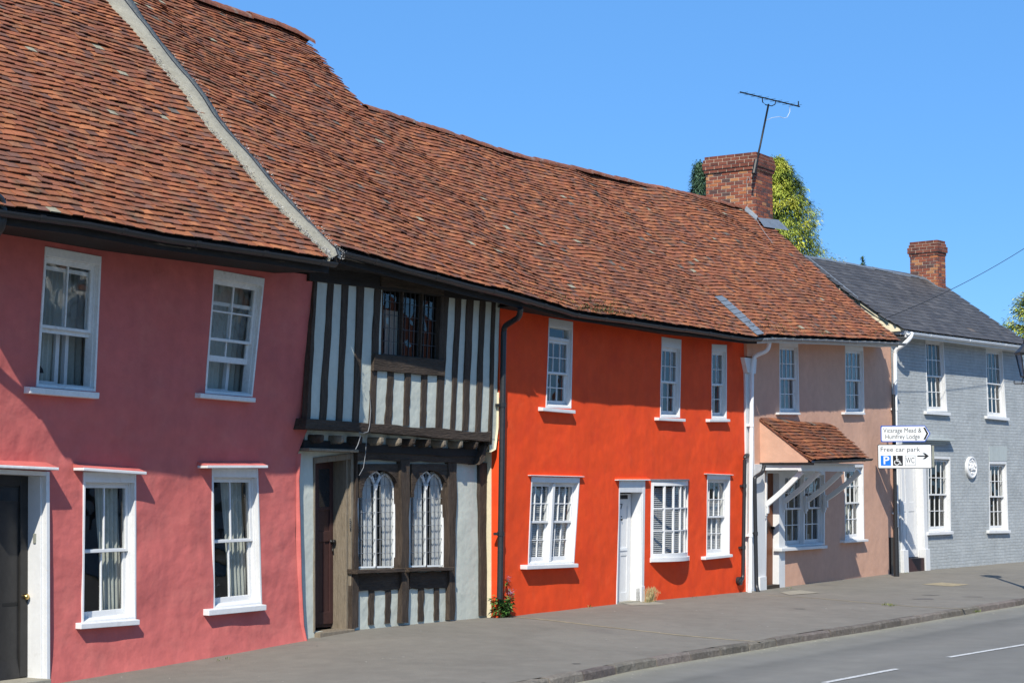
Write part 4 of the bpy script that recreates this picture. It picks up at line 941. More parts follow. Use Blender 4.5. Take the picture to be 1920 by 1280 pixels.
sp = MB(); a = Q.w(.03, 0, .1); b_ = Q.w(.95, 0, -.2); sp.box((a.x, a.y, -.3), (b_.x, b_.y, pz(b_.x, 0)+.035)); sp.build('doorstep', M['oakgrey'], th, bevel=.01)
# pale cables drooping down the front
cbm = MB(); cz = [TU.w(*TU.pix(*Zu(x, y), .07), .07) for x, y in ((405, 890), (412, 1000), (405, 1090), (396, 1125), (372, 1132), (345, 1128), (352, 1155), (338, 1200), (325, 1225))]; cbm.tube(cz, .0055, 6)
cbm.tube([TL.w(*TL.pix(*Zu(x, y), .2), .2) for x, y in ((388, 1130), (386, 1180), (382, 1250), (370, 1330), (345, 1375))], .004, 6); cbm.build('cable', M['leadwhite'], th, smooth=True)
# roof, eaves, gutter
dk = deck(main, polyT, M['under'], th); lay_tiles(main, [polyT], M['tile'], dk, seed=11)
ridge_tiles([main.P(*((p[0], p[1])), .02) for p in ([(left_edge[-1][0], hiv)]+rhi if False else rhi[:1]+[p for p in rhi[1:] if p[0] < US+.3])]+([]), M['ridge'], dk, r=.13)
uu = [sRu[0][0]+.12]+[18.5+i*.5 for i in range(8)]+[US]
eaves(th, B0, uu, lambda u: main.P(u, 0).z, ttop, .55, .0, M['darkboard'], fh=.15)
gutter('gutter', [B0.w(u, main.P(u, 0).z-.045, .60) for u in uu], .065, M['pipeblack'], th, 1.5)
shell(th, main, sRu[3][0], US-.01, rhi[0][1], interp(US, sorted(rhi)), B0, 'room')
# ================================================================= ORANGE HOUSE
oh = thing('house', 'bright orange rendered house with small white sash windows and a white door numbered 7', 'house', (27, 2, 0), 'old houses in the terrace')
OR = Plane((0, 0)); Zo = lambda x, y: (920+x/3.765, 560+y/3.765); Zp = lambda x, y: (920+x/3.765, 850+y/3.765)
ol = OR.pix(937, 800)[0]; orr = OR.pix(1400, 800)[0]
def otop(u): return interp(u, [OR.pix(x, y) for x, y in ((936, 578), (1026, 592), (1106, 604), (1239, 626), (1400, 641))])
ow = {'U1': [Zo(388, 768), Zo(568, 775), Zo(580, 163), Zo(411, 134)], 'U2': [Zo(1195, 838), Zo(1335, 840), Zo(1345, 288), Zo(1207, 268)], 'U3': [Zo(1558, 848), Zo(1665, 848), Zo(1666, 325), Zo(1560, 320)],
      'L1': [Zp(262, 790), Zp(588, 776), Zp(628, 170), Zp(287, 162)], 'D': [Zp(885, 1075), Zp(1078, 1050), Zp(1088, 188), Zp(906, 186)], 'L2': [Zp(1126, 735), Zp(1388, 722), Zp(1392, 190), Zp(1132, 190)], 'L3': [Zp(1522, 728), Zp(1686, 716), Zp(1690, 150), Zp(1528, 148)]}
oq = {k: pq(OR, v) for k, v in ow.items()}
wall('wall', OR, [(ol, -.3), (orr, -.3), (orr, otop(orr)+.03), (ol, otop(ol)+.03)], list(oq.values()), M['orange'], oh, amp=.012, deep=.2, step=.13)
rt_ = MB(); rt_.add([(ol, .0, -.3), (ol, .0, 3.0), (ol-.03, .03, -.3), (ol-.03, .03, 3.0), (ol-.03, .13, -.3), (ol-.03, .13, 3.0)], [(0, 1, 3, 2), (2, 3, 5, 4)]); rt_.build('side_return', M['orange'], oh)
rt_ = MB(); rt_.box((ol-.025, .003, 2.9), (ol+.02, .10, 4.75)); rt_.build('upper_return', M['orange'], oh)
window(oh, OR, ow['U1'], 3, 2, 2, rec=.055, head=.13, side=.028, st=.035, bar=.016, mid=.50, topvent=.15, sill=(Zo(370, 766), Zo(600, 787)), sillh=.055, silld=.09, label='tall white sash window with a small top light, upper floor above the paired window')
window(oh, OR, ow['U2'], 3, 2, 2, rec=.055, head=.18, side=.028, st=.035, bar=.016, mid=.50, sill=(Zo(1187, 838), Zo(1377, 848)), sillh=.05, silld=.09, label='narrow white sash window, middle of the upper floor')
window(oh, OR, ow['U3'], 2, 2, 2, rec=.055, head=.14, side=.028, st=.035, bar=.016, mid=.50, sill=(Zo(1548, 850), Zo(1692, 850)), sillh=.05, silld=.09, label='narrowest white sash window, two panes wide, upper floor beside the white pipe')
w_, Q, ab = window(oh, OR, ow['L1'], 3, 2, 2, rec=.075, head=.09, side=.03, st=.035, bar=.016, mid=.51, bays=2, sill=(Zp(258, 790), Zp(620, 776)), sillh=.06, silld=.13, hooded=(Zp(282, 150), Zp(663, 160), .055, .014), house_m=M['orange'], label='wide white window of two paired sashes')
blind(Q, w_, ab[0]+.02, ab[1]-.02, ab[2]+.01, ab[3]-.04, -.185)
w_, Q, ab = window(oh, OR, ow['L3'], 4, 2, 2, rec=.085, head=.09, side=.03, st=.035, bar=.016, mid=.50, sill=(Zp(1518, 730), Zp(1710, 710)), sillh=.05, silld=.10, hooded=(Zp(1524, 140), Zp(1716, 148), .055, .014), house_m=M['orange'], label='white sash window beside the black waste pipe')
blind(Q, w_, ab[0]+.02, ab[1]-.02, ab[2]+.01, ab[3]-.22, -.19)
# bowed window
Q = Quad(OR, oq['L2']); W, Hh = Q.W, Q.H; nb = 20; prj = .17
bow = lambda a: prj*(1-(2*a-1)**2)+.005
def bslab(mb, a0, a1, b0, b1, t0, t1, n=None, ext=0.):
    n = n or max(1, int((a1-a0)*nb+.5)); vs = []
    for i in range(n+1):
        a = a0+(a1-a0)*i/n; vs += [Q.w(a, b0, bow(a)+t0), Q.w(a, b0, bow(a)+t1), Q.w(a, b1, bow(a)+t1), Q.w(a, b1, bow(a)+t0)]
    mb.add(vs, [(i*4+k, i*4+(k+1) % 4, i*4+4+(k+1) % 4, i*4+4+k) for i in range(n) for k in range(4)]+[(0, 1, 2, 3), tuple(n*4+k for k in (3, 2, 1, 0))])
fm = MB(); bslab(fm, 0, .035, .0, 1, -.12, .0); bslab(fm, .965, 1, .0, 1, -.12, .0); bslab(fm, .035, .965, .93, 1, -.06, .0, 20); bslab(fm, .035, .965, .0, .055, -.06, 0, 20)
wn = fm.build('window', M['white'], oh, bevel=.003); wn['label'] = 'white bow window bulging out beside the door'
bm = MB()
for i in range(1, 5): c = .035+.93*i/5; bslab(bm, c-.010, c+.010, .055, .93, -.04, -.006, 1)
for j in range(1, 3): c = .055+.875*j/3; bslab(bm, .035, .965, c-.008, c+.008, -.038, -.008, 20)
bm.build('glazing_bars', M['white'], wn)
gm = MB(); n = 15; gm.add([p for i in range(n+1) for p in (Q.w(.035+.93*i/n, .05, bow(.035+.93*i/n)-.03), Q.w(.035+.93*i/n, .935, bow(.035+.93*i/n)-.03))], [(2*i, 2*i+2, 2*i+3, 2*i+1) for i in range(n)]); gm.build('glass', M['glass'], wn)
sb = MB(); bslab(sb, -.015, 1.012, -.055, .0, -.20, .035, 20); sb.build('sill', M['white'], wn, bevel=.004)
tb = MB(); bslab(tb, -.02, 1.015, 1.0, 1.018, -.2, .03, 20); tb.build('lead_cap', M['lead'], wn)
cp = MB(); bslab(cp, 0.0, 1., -.054, -.001, -.30, -.19, 20)
blind(Q, wn, .04, .96, .07, .92, -.055, gap=.034)
# white door number 7
Q = Quad(OR, oq['D']); W, Hh = Q.W, Q.H; jf = MB(); rec = .20
Q.box(jf, 0, .035, 0, 1, -rec-.06, .01); Q.box(jf, 1-.09, 1, 0, 1, -.05, .012); Q.box(jf, .035, .91, .90, 1, -rec-.06, .009); Q.box(jf, .885, .91, 0, .90, -rec-.06, -.001); Q.box(jf, .885, 1.005, 0, .135, -.09, .022)
df = jf.build('door_frame', M['white'], oh, bevel=.004)
dr = MB(); d0 = -rec; L0, L1 = .035, .86; Q.box(dr, L0, L1, .01, .89, d0-.045, d0-.012)
for a, b in ((L0, L0+.13), (L1-.13, L1), ((L0+L1)/2-.06, (L0+L1)/2+.06)): Q.box(dr, a, b, .01, .89, d0-.012, d0)
for a, b in ((.01, .09), (.385, .45), (.79, .89)):
    Q.box(dr, L0+.13, (L0+L1)/2-.06, a, b, d0-.012, d0-.001); Q.box(dr, (L0+L1)/2+.06, L1-.13, a, b, d0-.012, d0-.001)
door = dr.build('door', M['white'], oh, bevel=.004)
gp = MB(); Q.box(gp, L1+.002, .884, .01, .897, d0-.05, d0-.02); gp.build('gap_shade_strip', M['iron'], df)  # solid dark strip beside the leaf, the gap's shade put in as colour
def text(s, size, loc, xdir, ndir, m, parent, name='lettering', align='CENTER', spacing=1., ext=.0015, sx=1., bold=0.):
    c = bpy.data.curves.new('lettering', 'FONT'); c.body = s; c.size = size; c.extrude = ext; c.align_x = align; c.align_y = 'CENTER'; c.space_character = spacing; c.offset = bold
    t = bpy.data.objects.new('lettering_source', c); COL.objects.link(t); bpy.context.view_layer.update()
    me = bpy.data.meshes.new_from_object(t.evaluated_get(bpy.context.evaluated_depsgraph_get())); bpy.data.objects.remove(t)
    X = Vector(xdir).normalized(); N_ = Vector(ndir).normalized(); Y_ = N_.cross(X); mb = MB(); loc = Vector(loc)
    mb.v = [tuple(loc+X*v.co.x*sx+Y_*v.co.y+N_*(v.co.z+ext)) for v in me.vertices]; mb.f = [tuple(p.vertices) for p in me.polygons]
    bpy.data.meshes.remove(me); return mb.build(name, m, parent)
text('7', .13, OR.w(*OR.pix(*Zp(922, 375), d0), d0+.001), OR.U, OR.N, M['signblack'], door, 'door_number', sx=1.25, bold=.002)
npl = MB(); a = OR.pix(*Zp(912, 320), d0); b = OR.pix(*Zp(965, 292), d0); hx(npl, OR, [a, (b[0], a[1]), b, (a[0], b[1])], d0+.0005, d0+.008); npo = npl.build('name_plate', M['signblack'], door)
lb = MB(); a = OR.pix(*Zp(905, 685), d0); b = OR.pix(*Zp(960, 662), d0); hx(lb, OR, [(a[0], a[1]-.005), (b[0], a[1]-.005), (b[0], b[1]), (a[0], b[1])], d0, d0+.012); lb.build('letterbox', M['pipewhite'], door, bevel=.004)
kh = MB(); a = OR.pix(*Zp(922, 465), d0); kh.tube([OR.w(a[0], a[1], d0), OR.w(a[0], a[1], d0+.02)], .018, 10); kh.tube([OR.w(a[0], a[1]+.05, d0), OR.w(a[0], a[1]+.05, d0+.012)], .011, 10); kh.build('knocker', M['iron'], door)
a = OR.pix(*Zp(900, 182), .07); b = OR.pix(*Zp(1130, 182), .07)
hood(OR, df, (a[0], a[1]-.018), (b[0], b[1]-.018), .07, .018, M['oldwhite'], M['orange'], .04)
stp = MB(); a = Q.w(.0, 0, .0); b_ = Q.w(.9, 0, -.2); stp.box((a.x, a.y, -.3), (b_.x, b_.y+.1, pz(b_.x, 0)+.015)); stp.build('doorstep', M['conc'], oh)
ab_ = MB(); a = OR.pix(1359, 1118); ab_.hexa([OR.w(a[0]+x, a[1]+y, d) for y in (-.05, .04) for x, d in ((-.2, .018), (.2, .018), (.2, -.02), (-.2, -.02))]); ab_.build('air_brick', M['iron'], oh)
# roof
dk = deck(main, polyO, M['under'], oh); lay_tiles(main, [polyO], M['tile'], dk, seed=23)
hip = [p for p in rhi if p[0] >= US-.6]
ridge_tiles([main.P(*p, .02) for p in hip], M['ridge'], dk, r=.13)
lo_ = [p for p in rlo[3:] if p[0] < flx[-1][0]]+[flx[-1]]
ridge_tiles([main.P(*p, .0) for p in lo_], M['ridge'], dk, r=.10)
uu = [US]+[23.0+i*.5 for i in range(17)]; uu = [u for u in uu if u < flx[0][0]]+[flx[0][0]]
eaves(oh, B0, uu, lambda u: main.P(u, 0).z, otop, .55, .0, M['darkboard'], fh=.10)
gutter('gutter', [B0.w(u, main.P(u, 0).z-.04, .585) for u in uu], .055, M['pipeblack'], oh, .95)
shell(oh, main, US+.01, orr, rlo[5][1], rlo[9][1], B0, 'room')
hg = MB(); hp = [main.P(*rhi[-1], -.03)]+[main.P(*p, -.03) for p in rlo[:4]]; top_ = hp[0]; c_ = math.cos(main.phi)
bk = B0.w(rhi[-1][0], top_.z-(rhi[-1][1]-rlo[3][1])*math.sin(main.phi), main.d-(2*rhi[-1][1]-rlo[3][1])*c_)
hg.quad(hp[0], hp[2], hp[4], bk); hl = main.P(rhi[2][0], rhi[2][1], -.05); bl_ = B0.w(rhi[2][0], bk.z, bk.y*-1); hg.quad(hl, hp[0], bk, bl_); hg.build('gable_step', M['under'], oh)
P = lambda x, y, d: OR.w(*OR.pix(x, y, d), d)
pipe('downpipe', [P(976, 578, .56), P(974, 594, .5), P(945, 612, .09), P(944, 640, .085), P(937, 1122, .085)], .045, M['pipeblack'], oh, 1.7)
pipe('waste_pipe', [P(1408, 853, .06), P(1396.5, 853, .07), P(1393, 1084, .07), P(1386, 1090, .07), P(1385, 1094, .03)], .036, M['pipeblack'], oh, .9)
tr = MB(); a = OR.pix(1386, 1088, .04); c = OR.w(*a, .04); tr.tube([c-OR.N*.05, c+OR.N*.04], .075, 14); tr.build('drain_trap', M['pipeblack'], oh, bevel=.01)
# ================================================================= PEACH HOUSE
ph = thing('house', 'peach rendered house with a tiled porch on white braces and a tall brick chimney', 'house', (35, 2, 0), 'old houses in the terrace')
PE = Plane((0, .03)); Zq = lambda x, y: (1380+x/4.266, 590+y/4.266); Zr = lambda x, y: (1380+x/4.266, 840+y/4.266)
pl0 = PE.pix(1402, 800)[0]; pr0 = PE.pix(1672.5, 800)[0]
def etop(u): return interp(u, [PE.pix(x, y) for x, y in ((1400, 637), (1420, 639), (1497, 643), (1584, 647), (1672, 653))])
ew = {'U1': [Zq(348, 795), Zq(506, 795), Zq(495, 222), Zq(345, 212)], 'U2': [Zq(875, 793), Zq(1026, 792), Zq(1016, 255), Zq(872, 246)],
      'D': [Zr(222, 1160), Zr(380, 1145), Zr(380, 165), Zr(235, 165)], 'L1': [Zr(383, 792), Zr(708, 770), Zr(712, 168), Zr(383, 168)], 'L2': [Zr(872, 742), Zr(1025, 728), Zr(1018, 130), Zr(865, 132)]}
eq = {k: pq(PE, v) for k, v in ew.items()}
wall('wall', PE, [(pl0, -.3), (pr0, -.3), (pr0, etop(pr0)+.03), (pl0, etop(pl0)+.03)], list(eq.values()), M['peach'], ph, amp=.010, deep=.18, step=.15)
window(ph, PE, ew['U1'], 4, 2, 2, rec=.045, head=.10, side=.03, st=.035, bar=.016, mid=.52, sill=(Zq(345, 782), Zq(518, 784)), sillh=.04, silld=.08, label='white sash window above the tiled porch')
window(ph, PE, ew['U2'], 4, 2, 2, rec=.045, head=.10, side=.03, st=.035, bar=.016, mid=.52, sill=(Zq(870, 780), Zq(1035, 783)), sillh=.045, silld=.08, label='white sash window, upper floor towards the road sign')
w_, Q, ab = window(ph, PE, ew['L1'], 3, 2, 2, rec=.06, head=.12, side=.05, st=.045, bar=.018, mid=.52, bays=2, sill=(Zr(366, 800), Zr(733, 776)), sillh=.06, silld=.13, label='white window of two paired sashes under the porch')
blind(Q, w_, ab[0], ab[1], ab[3]-.2, ab[3], -.2, tilt=.8)
vv = MB()
for k in range(9):
    c = Q.w(.15+.7*R.random(), .05, -.22); h_ = R.uniform(.15, .3); vv.tube([c, c+Vector((0, 0, h_))], R.uniform(.02, .04), 8)
vv.build('ornaments', M['signback'], w_)
w_, Q, ab = window(ph, PE, ew['L2'], 4, 2, 2, rec=.08, head=.06, side=.03, st=.035, bar=.018, mid=.50, sill=(Zr(872, 740), Zr(1060, 728)), sillh=.045, silld=.12, label='white sash window to the right of the porch')
curtain(Q, w_, ab[0], ab[1], ab[2], ab[2]+.45, -.3, M['curtaincream'], 7, .03)
# door under the porch
Q = Quad(PE, eq['D']); d0 = -.10; jf = MB(); Q.box(jf, 0, .05, 0, 1, -.18, .03); Q.box(jf, .68, 1., 0, 1, -.18, .035); Q.box(jf, .05, .68, .965, 1, -.18, .03)
df = jf.build('door_frame', M['white'], ph, bevel=.004)
dr = MB(); n = 6
for i in range(n): a0 = .05+.63*i/n; Q.box(dr, a0+.003, a0+.63/n-.003, .04, .965, d0-.04, d0)
Q.box(dr, .05, .68, .04, .965, d0-.06, d0-.006)
door = dr.build('door', M['doorwood'], ph, bevel=.003); kn = MB(); c = Q.w(.60, .52, d0+.03); kn.tube([c-PE.N*.03, c+PE.N*.03], .03, 10); kn.tube([c, c-Vector((0, 0, .14))], .012, 8); kn.build('handle', M['iron'], door)
sp = MB(); a, b_ = Q.w(.03, 0, .0), Q.w(.7, 0, -.12); sp.box((a.x, a.y-.05, -.3), (b_.x, b_.y+.1, pz(b_.x, 0)+.07)); sp.build('doorstep', M['oakh'], ph, bevel=.008)
# white pilaster left of the door, boxed column and hopper shape
pm = MB(); a, b = PE.pix(1418, 1112, .06), PE.pix(1434, 870, .06)
hx(pm, PE, [(a[0], -.3), (b[0], -.3), (b[0], b[1]), (a[0], b[1])], -.02, .06); bb = PE.pix(1438.5, 1080, .11); hx(pm, PE, [(a[0]+.1, -.3), (bb[0], -.3), (bb[0], bb[1]), (a[0]+.1, bb[1])], .0, .10); pm.build('door_pilaster', M['white'], ph, bevel=.005)
cm = MB(); a, b = PE.pix(1402, 1110, .07)[0], PE.pix(1417.5, 1110, .07)[0]; zt = PE.pix(1408, 700, .07)[1]; zh = PE.pix(1405, 671, .1)[1]; wl_, wr_ = PE.pix(1394, 671, .1)[0], PE.pix(1417.5, 671, .1)[0]
hx(cm, PE, [(a, -.3), (b, -.3), (b, zt), (a, zt)], -.02, .07); hx(cm, PE, [(a, zt+.001), (b, zt+.001), (wr_, zh), (wl_, zh)], -.02, .12); cm.build('boxed_column', M['white'], ph, bevel=.005)
cm = MB(); a, b = PE.pix(1397.5, 655, .06)[0], PE.pix(1419, 655, .06)[0]; hx(cm, PE, [(a, zh+.03), (b, zh+.03), (b, zh+.42), (a, zh+.42)], -.02, .10); cm.build('grey_corbel', M['peach'], ph, bevel=.004)
P = lambda x, y, d: PE.w(*PE.pix(x, y, d), d)
pipe('downpipe', [P(1447, 631, .5), P(1443, 640, .46), P(1440, 657, .42), P(1413, 668, .16), P(1410, 690, .14), P(1407.5, 905, .14), P(1406, 1102, .14), P(1405.5, 1109, .22)], .042, M['pipewhite'], ph, 2.0)
pipe('porch_downpipe', [P(1433, 872, .22), P(1430, 885, .2), P(1415.5, 894, .17), P(1415, 900, .17), P(1418.5, 1100, .17), P(1423, 1112, .26)], .038, M['pipeblack'], ph, 1.2)
# porch: lean-to tiled roof on four braces
tl, trp = PE.pix(1424.5, 784, .0), PE.pix(1560, 797, 0.); DP = 1.12
bl, br = PE.pix(1503, 864, DP), PE.pix(1626, 860, DP)
class Flat:
    def __init__(s): s.L = math.dist((0, tl[1]), (DP, bl[1]))
    def P(s, u, v, n=0., flat=False):
        z0 = bl[1]+(br[1]-bl[1])*(u-bl[0])/(br[0]-bl[0]); z1 = tl[1]+(trp[1]-tl[1])*(u-tl[0])/(trp[0]-tl[0]); t = v/s.L
        wv = .02*nz(u, v, 3, 1.1); a = math.atan2(z1-z0, DP)
        return PE.w(u, z0+(z1-z0)*t+(n+wv)*math.cos(a), DP*(1-t)+(n+wv)*math.sin(a))
pf = Flat(); UL, UR = tl[0]+.02, trp[0]+.02; UR0 = br[0]
poly = [(UL, 0), (UR0, 0), (UR, pf.L), (UL, pf.L)]
pdk = deck(pf, poly, M['under'], ph, name='porch_roof', n=.0); TP = [tuple(q*.8 for q in c) for c in TILEC]
lay_tiles(pf, [poly], M['tile'], pdk, gauge=.115, lift=.036, seed=41, pal=TP, vmax=3)
vm = MB()
for i in range(11):
    t0, t1 = i/11, (i+1)/11; a, b = pf.P(UL, pf.L*t0, 0), pf.P(UL, pf.L*t1, -.0); vm.hexa([a+Vector((-.035, 0, -.035)), a+Vector((.06, 0, -.035)), b+Vector((.06, 0, -.03)), b+Vector((-.035, 0, -.03)), a+Vector((-.04, 0, .015)), a+Vector((.06, 0, .015)), b+Vector((.06, 0, -.005)), b+Vector((-.04, 0, -.005))])
vm.build('verge_tiles', M['ridge'], pdk)
ck = MB(); zb_ = bl[1]-.02; ck.add([PE.w(UL-.01, zb_, -.02), PE.w(UL-.01, zb_, DP-.10), PE.w(UL-.01, bl[1]+.04, DP-.10), PE.w(UL-.01, tl[1]-.05, -.02)], [(0, 1, 2, 3)])
ck.add([PE.w(UL+.03, zb_, -.02), PE.w(UL+.03, zb_, DP-.10), PE.w(UL+.03, bl[1]+.04, DP-.10), PE.w(UL+.03, tl[1]-.05, -.02)], [(0, 3, 2, 1)]); ck.build('porch_cheek', M['peach'], ph)
fb = MB(); dB = .88; hx(fb, PE, [(UL-.02, zb_-.17), (UR0-.08, zb_-.17), (UR0-.08, zb_-.03), (UL-.02, zb_-.03)], dB-.07, dB)
for s_ in (UL+.0, UR0-.14): fb.hexa([PE.w(s_-.02, zb_-.15, dB-.07), PE.w(s_+.06, zb_-.15, dB-.07), PE.w(s_+.06, zb_-.15, 0), PE.w(s_-.02, zb_-.15, 0), PE.w(s_-.02, zb_-.03, dB-.07), PE.w(s_+.06, zb_-.03, dB-.07), PE.w(s_+.06, zb_-.03, 0), PE.w(s_-.02, zb_-.03, 0)])
fb.hexa([PE.w(UL, zb_-.028, DP-.06), PE.w(UR0-.05, zb_-.028, DP-.06), PE.w(UR0-.05, zb_-.028, 0), PE.w(UL, zb_-.028, 0), PE.w(UL, zb_-.008, DP-.06), PE.w(UR0-.05, zb_-.008, DP-.06), PE.w(UR0-.05, zb_-.008, 0), PE.w(UL, zb_-.008, 0)])
fb.build('porch_frame', M['white'], ph, bevel=.004)
for wx, wy in ((1437, 946), (1470, 940), (1513, 938), (1548, 936)):
    s_, z_ = PE.pix(wx, wy, .05); b = MB(); w_ = .035
    n = 8; pts = []
    for i in range(n+1):
        t = i/n; dd_ = .05+(dB-.10)*t; zz = z_+(zb_-.17-z_)*t-.03*math.sin(math.pi*t); pts.append((dd_, zz))
    vs = []
    for i, (dd_, zz) in enumerate(pts):
        nx, nz_ = -(zb_-.17-z_), (dB-.1); l = math.hypot(nx, nz_); nx, nz_ = nx/l*.05, nz_/l*.05
        vs += [PE.w(s_-w_, zz-nz_, dd_-nx), PE.w(s_+w_, zz-nz_, dd_-nx), PE.w(s_+w_, zz+nz_, dd_+nx), PE.w(s_-w_, zz+nz_, dd_+nx)]
    b.add(vs, [(i*4+k, i*4+(k+1) % 4, i*4+4+(k+1) % 4, i*4+4+k) for i in range(n) for k in range(4)]+[(0, 1, 2, 3), tuple(n*4+k for k in (3, 2, 1, 0))])
    hx(b, PE, [(s_-w_-.005, z_-.22), (s_+w_+.005, z_-.22), (s_+w_+.005, z_+.10), (s_-w_-.005, z_+.10)], 0, .06)
    hx(b, PE, [(s_-w_+.004, z_-.17), (s_+w_-.004, z_-.17), (s_+w_-.004, z_-.02), (s_-w_+.004, z_-.02)], .06, .10)
    hx(b, PE, [(s_-w_+.01, z_-.27), (s_+w_-.01, z_-.27), (s_+w_-.01, z_-.22), (s_-w_+.01, z_-.22)], 0, .045)
    b.build('porch_brace', M['white'], ph, bevel=.006)
gutter('porch_gutter', [PE.w(UL-.05, zb_+.0, 0.02), PE.w(UL-.05, zb_-.005, DP*.5), PE.w(UL-.05, zb_-.01, DP+.03)], .045, M['pipeblack'], ph, .9)
gutter('porch_gutter', [PE.w(UL-.09, zb_+.03, DP+.05), PE.w((UL+UR0)/2, (bl[1]+br[1])/2-.0, DP+.05), PE.w(UR0+.08, br[1]+.01, DP+.05)], .05, M['pipeblack'], ph, .55)
# roof
dk = deck(main, polyP, M['under'], ph); lay_tiles(main, [polyP], M['tile'], dk, seed=31)
ridge_tiles([main.P(*p, .0) for p in [flx[-1]]+[p for p in rlo if p[0] > flx[-1][0]]], M['ridge'], dk, r=.10)
uu = [flx[0][0]+.02]+[31.8+i*.5 for i in range(20)]; uu = [u for u in uu if u < rv[0][0]-.1]+[rv[0][0]]
eaves(ph, B0, uu, lambda u: main.P(u, 0).z, etop, .55, -.03, M['oldwhite'], fh=.10)
gutter('gutter', [B0.w(u, main.P(u, 0).z-.04, .585) for u in uu+[rv[0][0]+.12]], .055, M['gutgrey'], ph, .42)
shell(ph, main, orr+.02, rv[0][0]-.35, rlo[9][1], rlo[-1][1]-.05, B0, 'room')
lf = MB(); L = len(fl)
pts = [(fl[0][0], -.02), fl[1], ]; nst = 9
for i in range(nst):    # stepped lead soakers up the lower half of the joint
    t0, t1 = i/nst, (i+1)/nst; a = (fl[0][0]+(fl[1][0]-fl[0][0])*t0, fl[1][1]*t0); b = (fl[0][0]+(fl[1][0]-fl[0][0])*t1, fl[1][1]*t1+.03); w = .14
    lf.hexa([main.P(a[0]-w, a[1], .055), main.P(a[0]+w, a[1], .075), main.P(b[0]+w, b[1], .06), main.P(b[0]-w, b[1], .04), main.P(a[0]-w, a[1], .065), main.P(a[0]+w, a[1], .085), main.P(b[0]+w, b[1], .07), main.P(b[0]-w, b[1], .05)])
lf.build('lead_flashing', M['lead'], ph)
# chimney with antenna
cc = main.solve(1419, 416); C0 = main.P(*cc, 0.)
xr = C0.x; 
def onplane(px, py, pt, nrm): d = ray(px, py); return CP+d*((pt-CP).dot(nrm)/d.dot(nrm))
pR = onplane(1449, 400, C0, Vector((0, 1, 0))); pL = onplane(1324, 380, C0, Vector((1, 0, 0))); pT = onplane(1418, 279, C0, Vector((1, 0, 0)))
zc = pT.z; wX, wY = pR.x-C0.x, pL.y-C0.y
print('chimney', C0, wX, wY, zc)
ch = bricks('chimney', 0, wX, 0, wY, C0.z-1.6, zc, ph, (C0.x, C0.y), 0, corbel=(.02, .05, .065, .06, .035, .0), seed=4)
hm = MB(); hm.hexa([(C0.x-.05, C0.y-.045, C0.z-.3), (pR.x+.12, C0.y-.25, C0.z-.42), (pR.x+.12, C0.y+.1, C0.z-.3), (C0.x-.05, C0.y+.3, C0.z-.3), (C0.x-.03, C0.y-.02, C0.z+.06), (pR.x+.03, C0.y-.02, C0.z+.0), (pR.x+.03, C0.y+.05, C0.z+.0), (C0.x-.03, C0.y+.05, C0.z+.06)])
for i in range(9):
    v0 = cc[1]+i*.13; a = main.P(cc[0]-.10, v0, .06); b = main.P(cc[0]-.10, v0+.14, .06); a2, b2 = Vector((C0.x-.012, a.y, a.z+.10)), Vector((C0.x-.012, b.y, b.z+.10))
    if v0 < rlo[-1][1]-.12: hm.add([a, b, b2, a2, a+Vector((0, 0, -.03)), b+Vector((0, 0, -.03))], [(0, 1, 2, 3), (0, 1, 5, 4)])
hm.quad(*[main.P(cc[0]+du, cc[1]+dv, nn) for du, dv, nn in ((-.14, -.28, .07), (wX+.30, -.30, .07), (wX+.12, .02, .12), (-.08, .02, .12))]); hm.build('lead_apron', M['lead'], ch)
P = lambda x, y: onplane(x, y, C0+Vector((-.04, 0, 0)), Vector((1, 0, 0)))
cbm = MB(); cbm.tube([P(x, y) for x, y in ((1406, 341), (1406, 334), (1402, 332), (1400, 338), (1400.5, 380))]+[main.P(*main.solve(x, y), .07) for x, y in ((1404, 392), (1415, 415), (1430, 440), (1445, 460))], .006, 6); cbm.build('aerial_cable', M['leadwhite'], ch, smooth=True)
an = MB(); pb = onplane(1406, 330, C0+Vector((wX*.2, -.04, 0)), Vector((0, 1, 0))); mastb = Vector((C0.x+.02, C0.y-.05, P(1410, 325).z)); 
def oy(x, y): return onplane(x, y, Vector((0, C0.y-.05, 0)), Vector((0, 1, 0)))
b0_, t0_ = oy(1411, 335), oy(1441, 196)
top_ = oy(1441, 196); e0, e1 = oy(1388, 173), oy(1499, 200)
an.tube([b0_, oy(1425, 275), top_], .024, 8)
mast = None
ant = thing('tv_antenna', 'thin black TV aerial on a leaning mast strapped to the brick chimney', 'antenna', b0_)
an.build('mast', M['iron'], ant, smooth=True)
bo = MB(); bo.tube([e0, e1], .018, 8); bo.build('boom', M['iron'], ant, smooth=True)
br_ = MB(); br_.tube([oy(1429, 183), oy(1430, 192), oy(1436, 197), oy(1447, 199), oy(1453, 196), oy(1455, 189)], .013, 8); br_.build('clamp', M['iron'], ant, smooth=True)
dp = MB()
for i in range(9):
    c = e0+(e1-e0)*(.04+.11*i); l = .13+.006*i; de = MB(); de.tube([c+Vector((0, -l, 0)), c+Vector((0, l, 0))], .004, 6); de.build('element', M['iron'], ant)
dp.tube([oy(1497, 201), oy(1497, 190)], .016, 6); dp.build('reflector', M['iron'], ant)
st = MB(); st.tube([oy(1413, 326), oy(1418, 300)], .05, 8); st.build('bracket', M['iron'], ant)
wv_ = MB(); wv_.tube([oy(x, y) for x, y in ((1437, 226), (1448, 221), (1462, 219), (1470, 222), (1476, 220), (1481, 210), (1481, 199))], .006, 6); wv_.build('coax_lead', M['oldwhite'], ant, smooth=True)
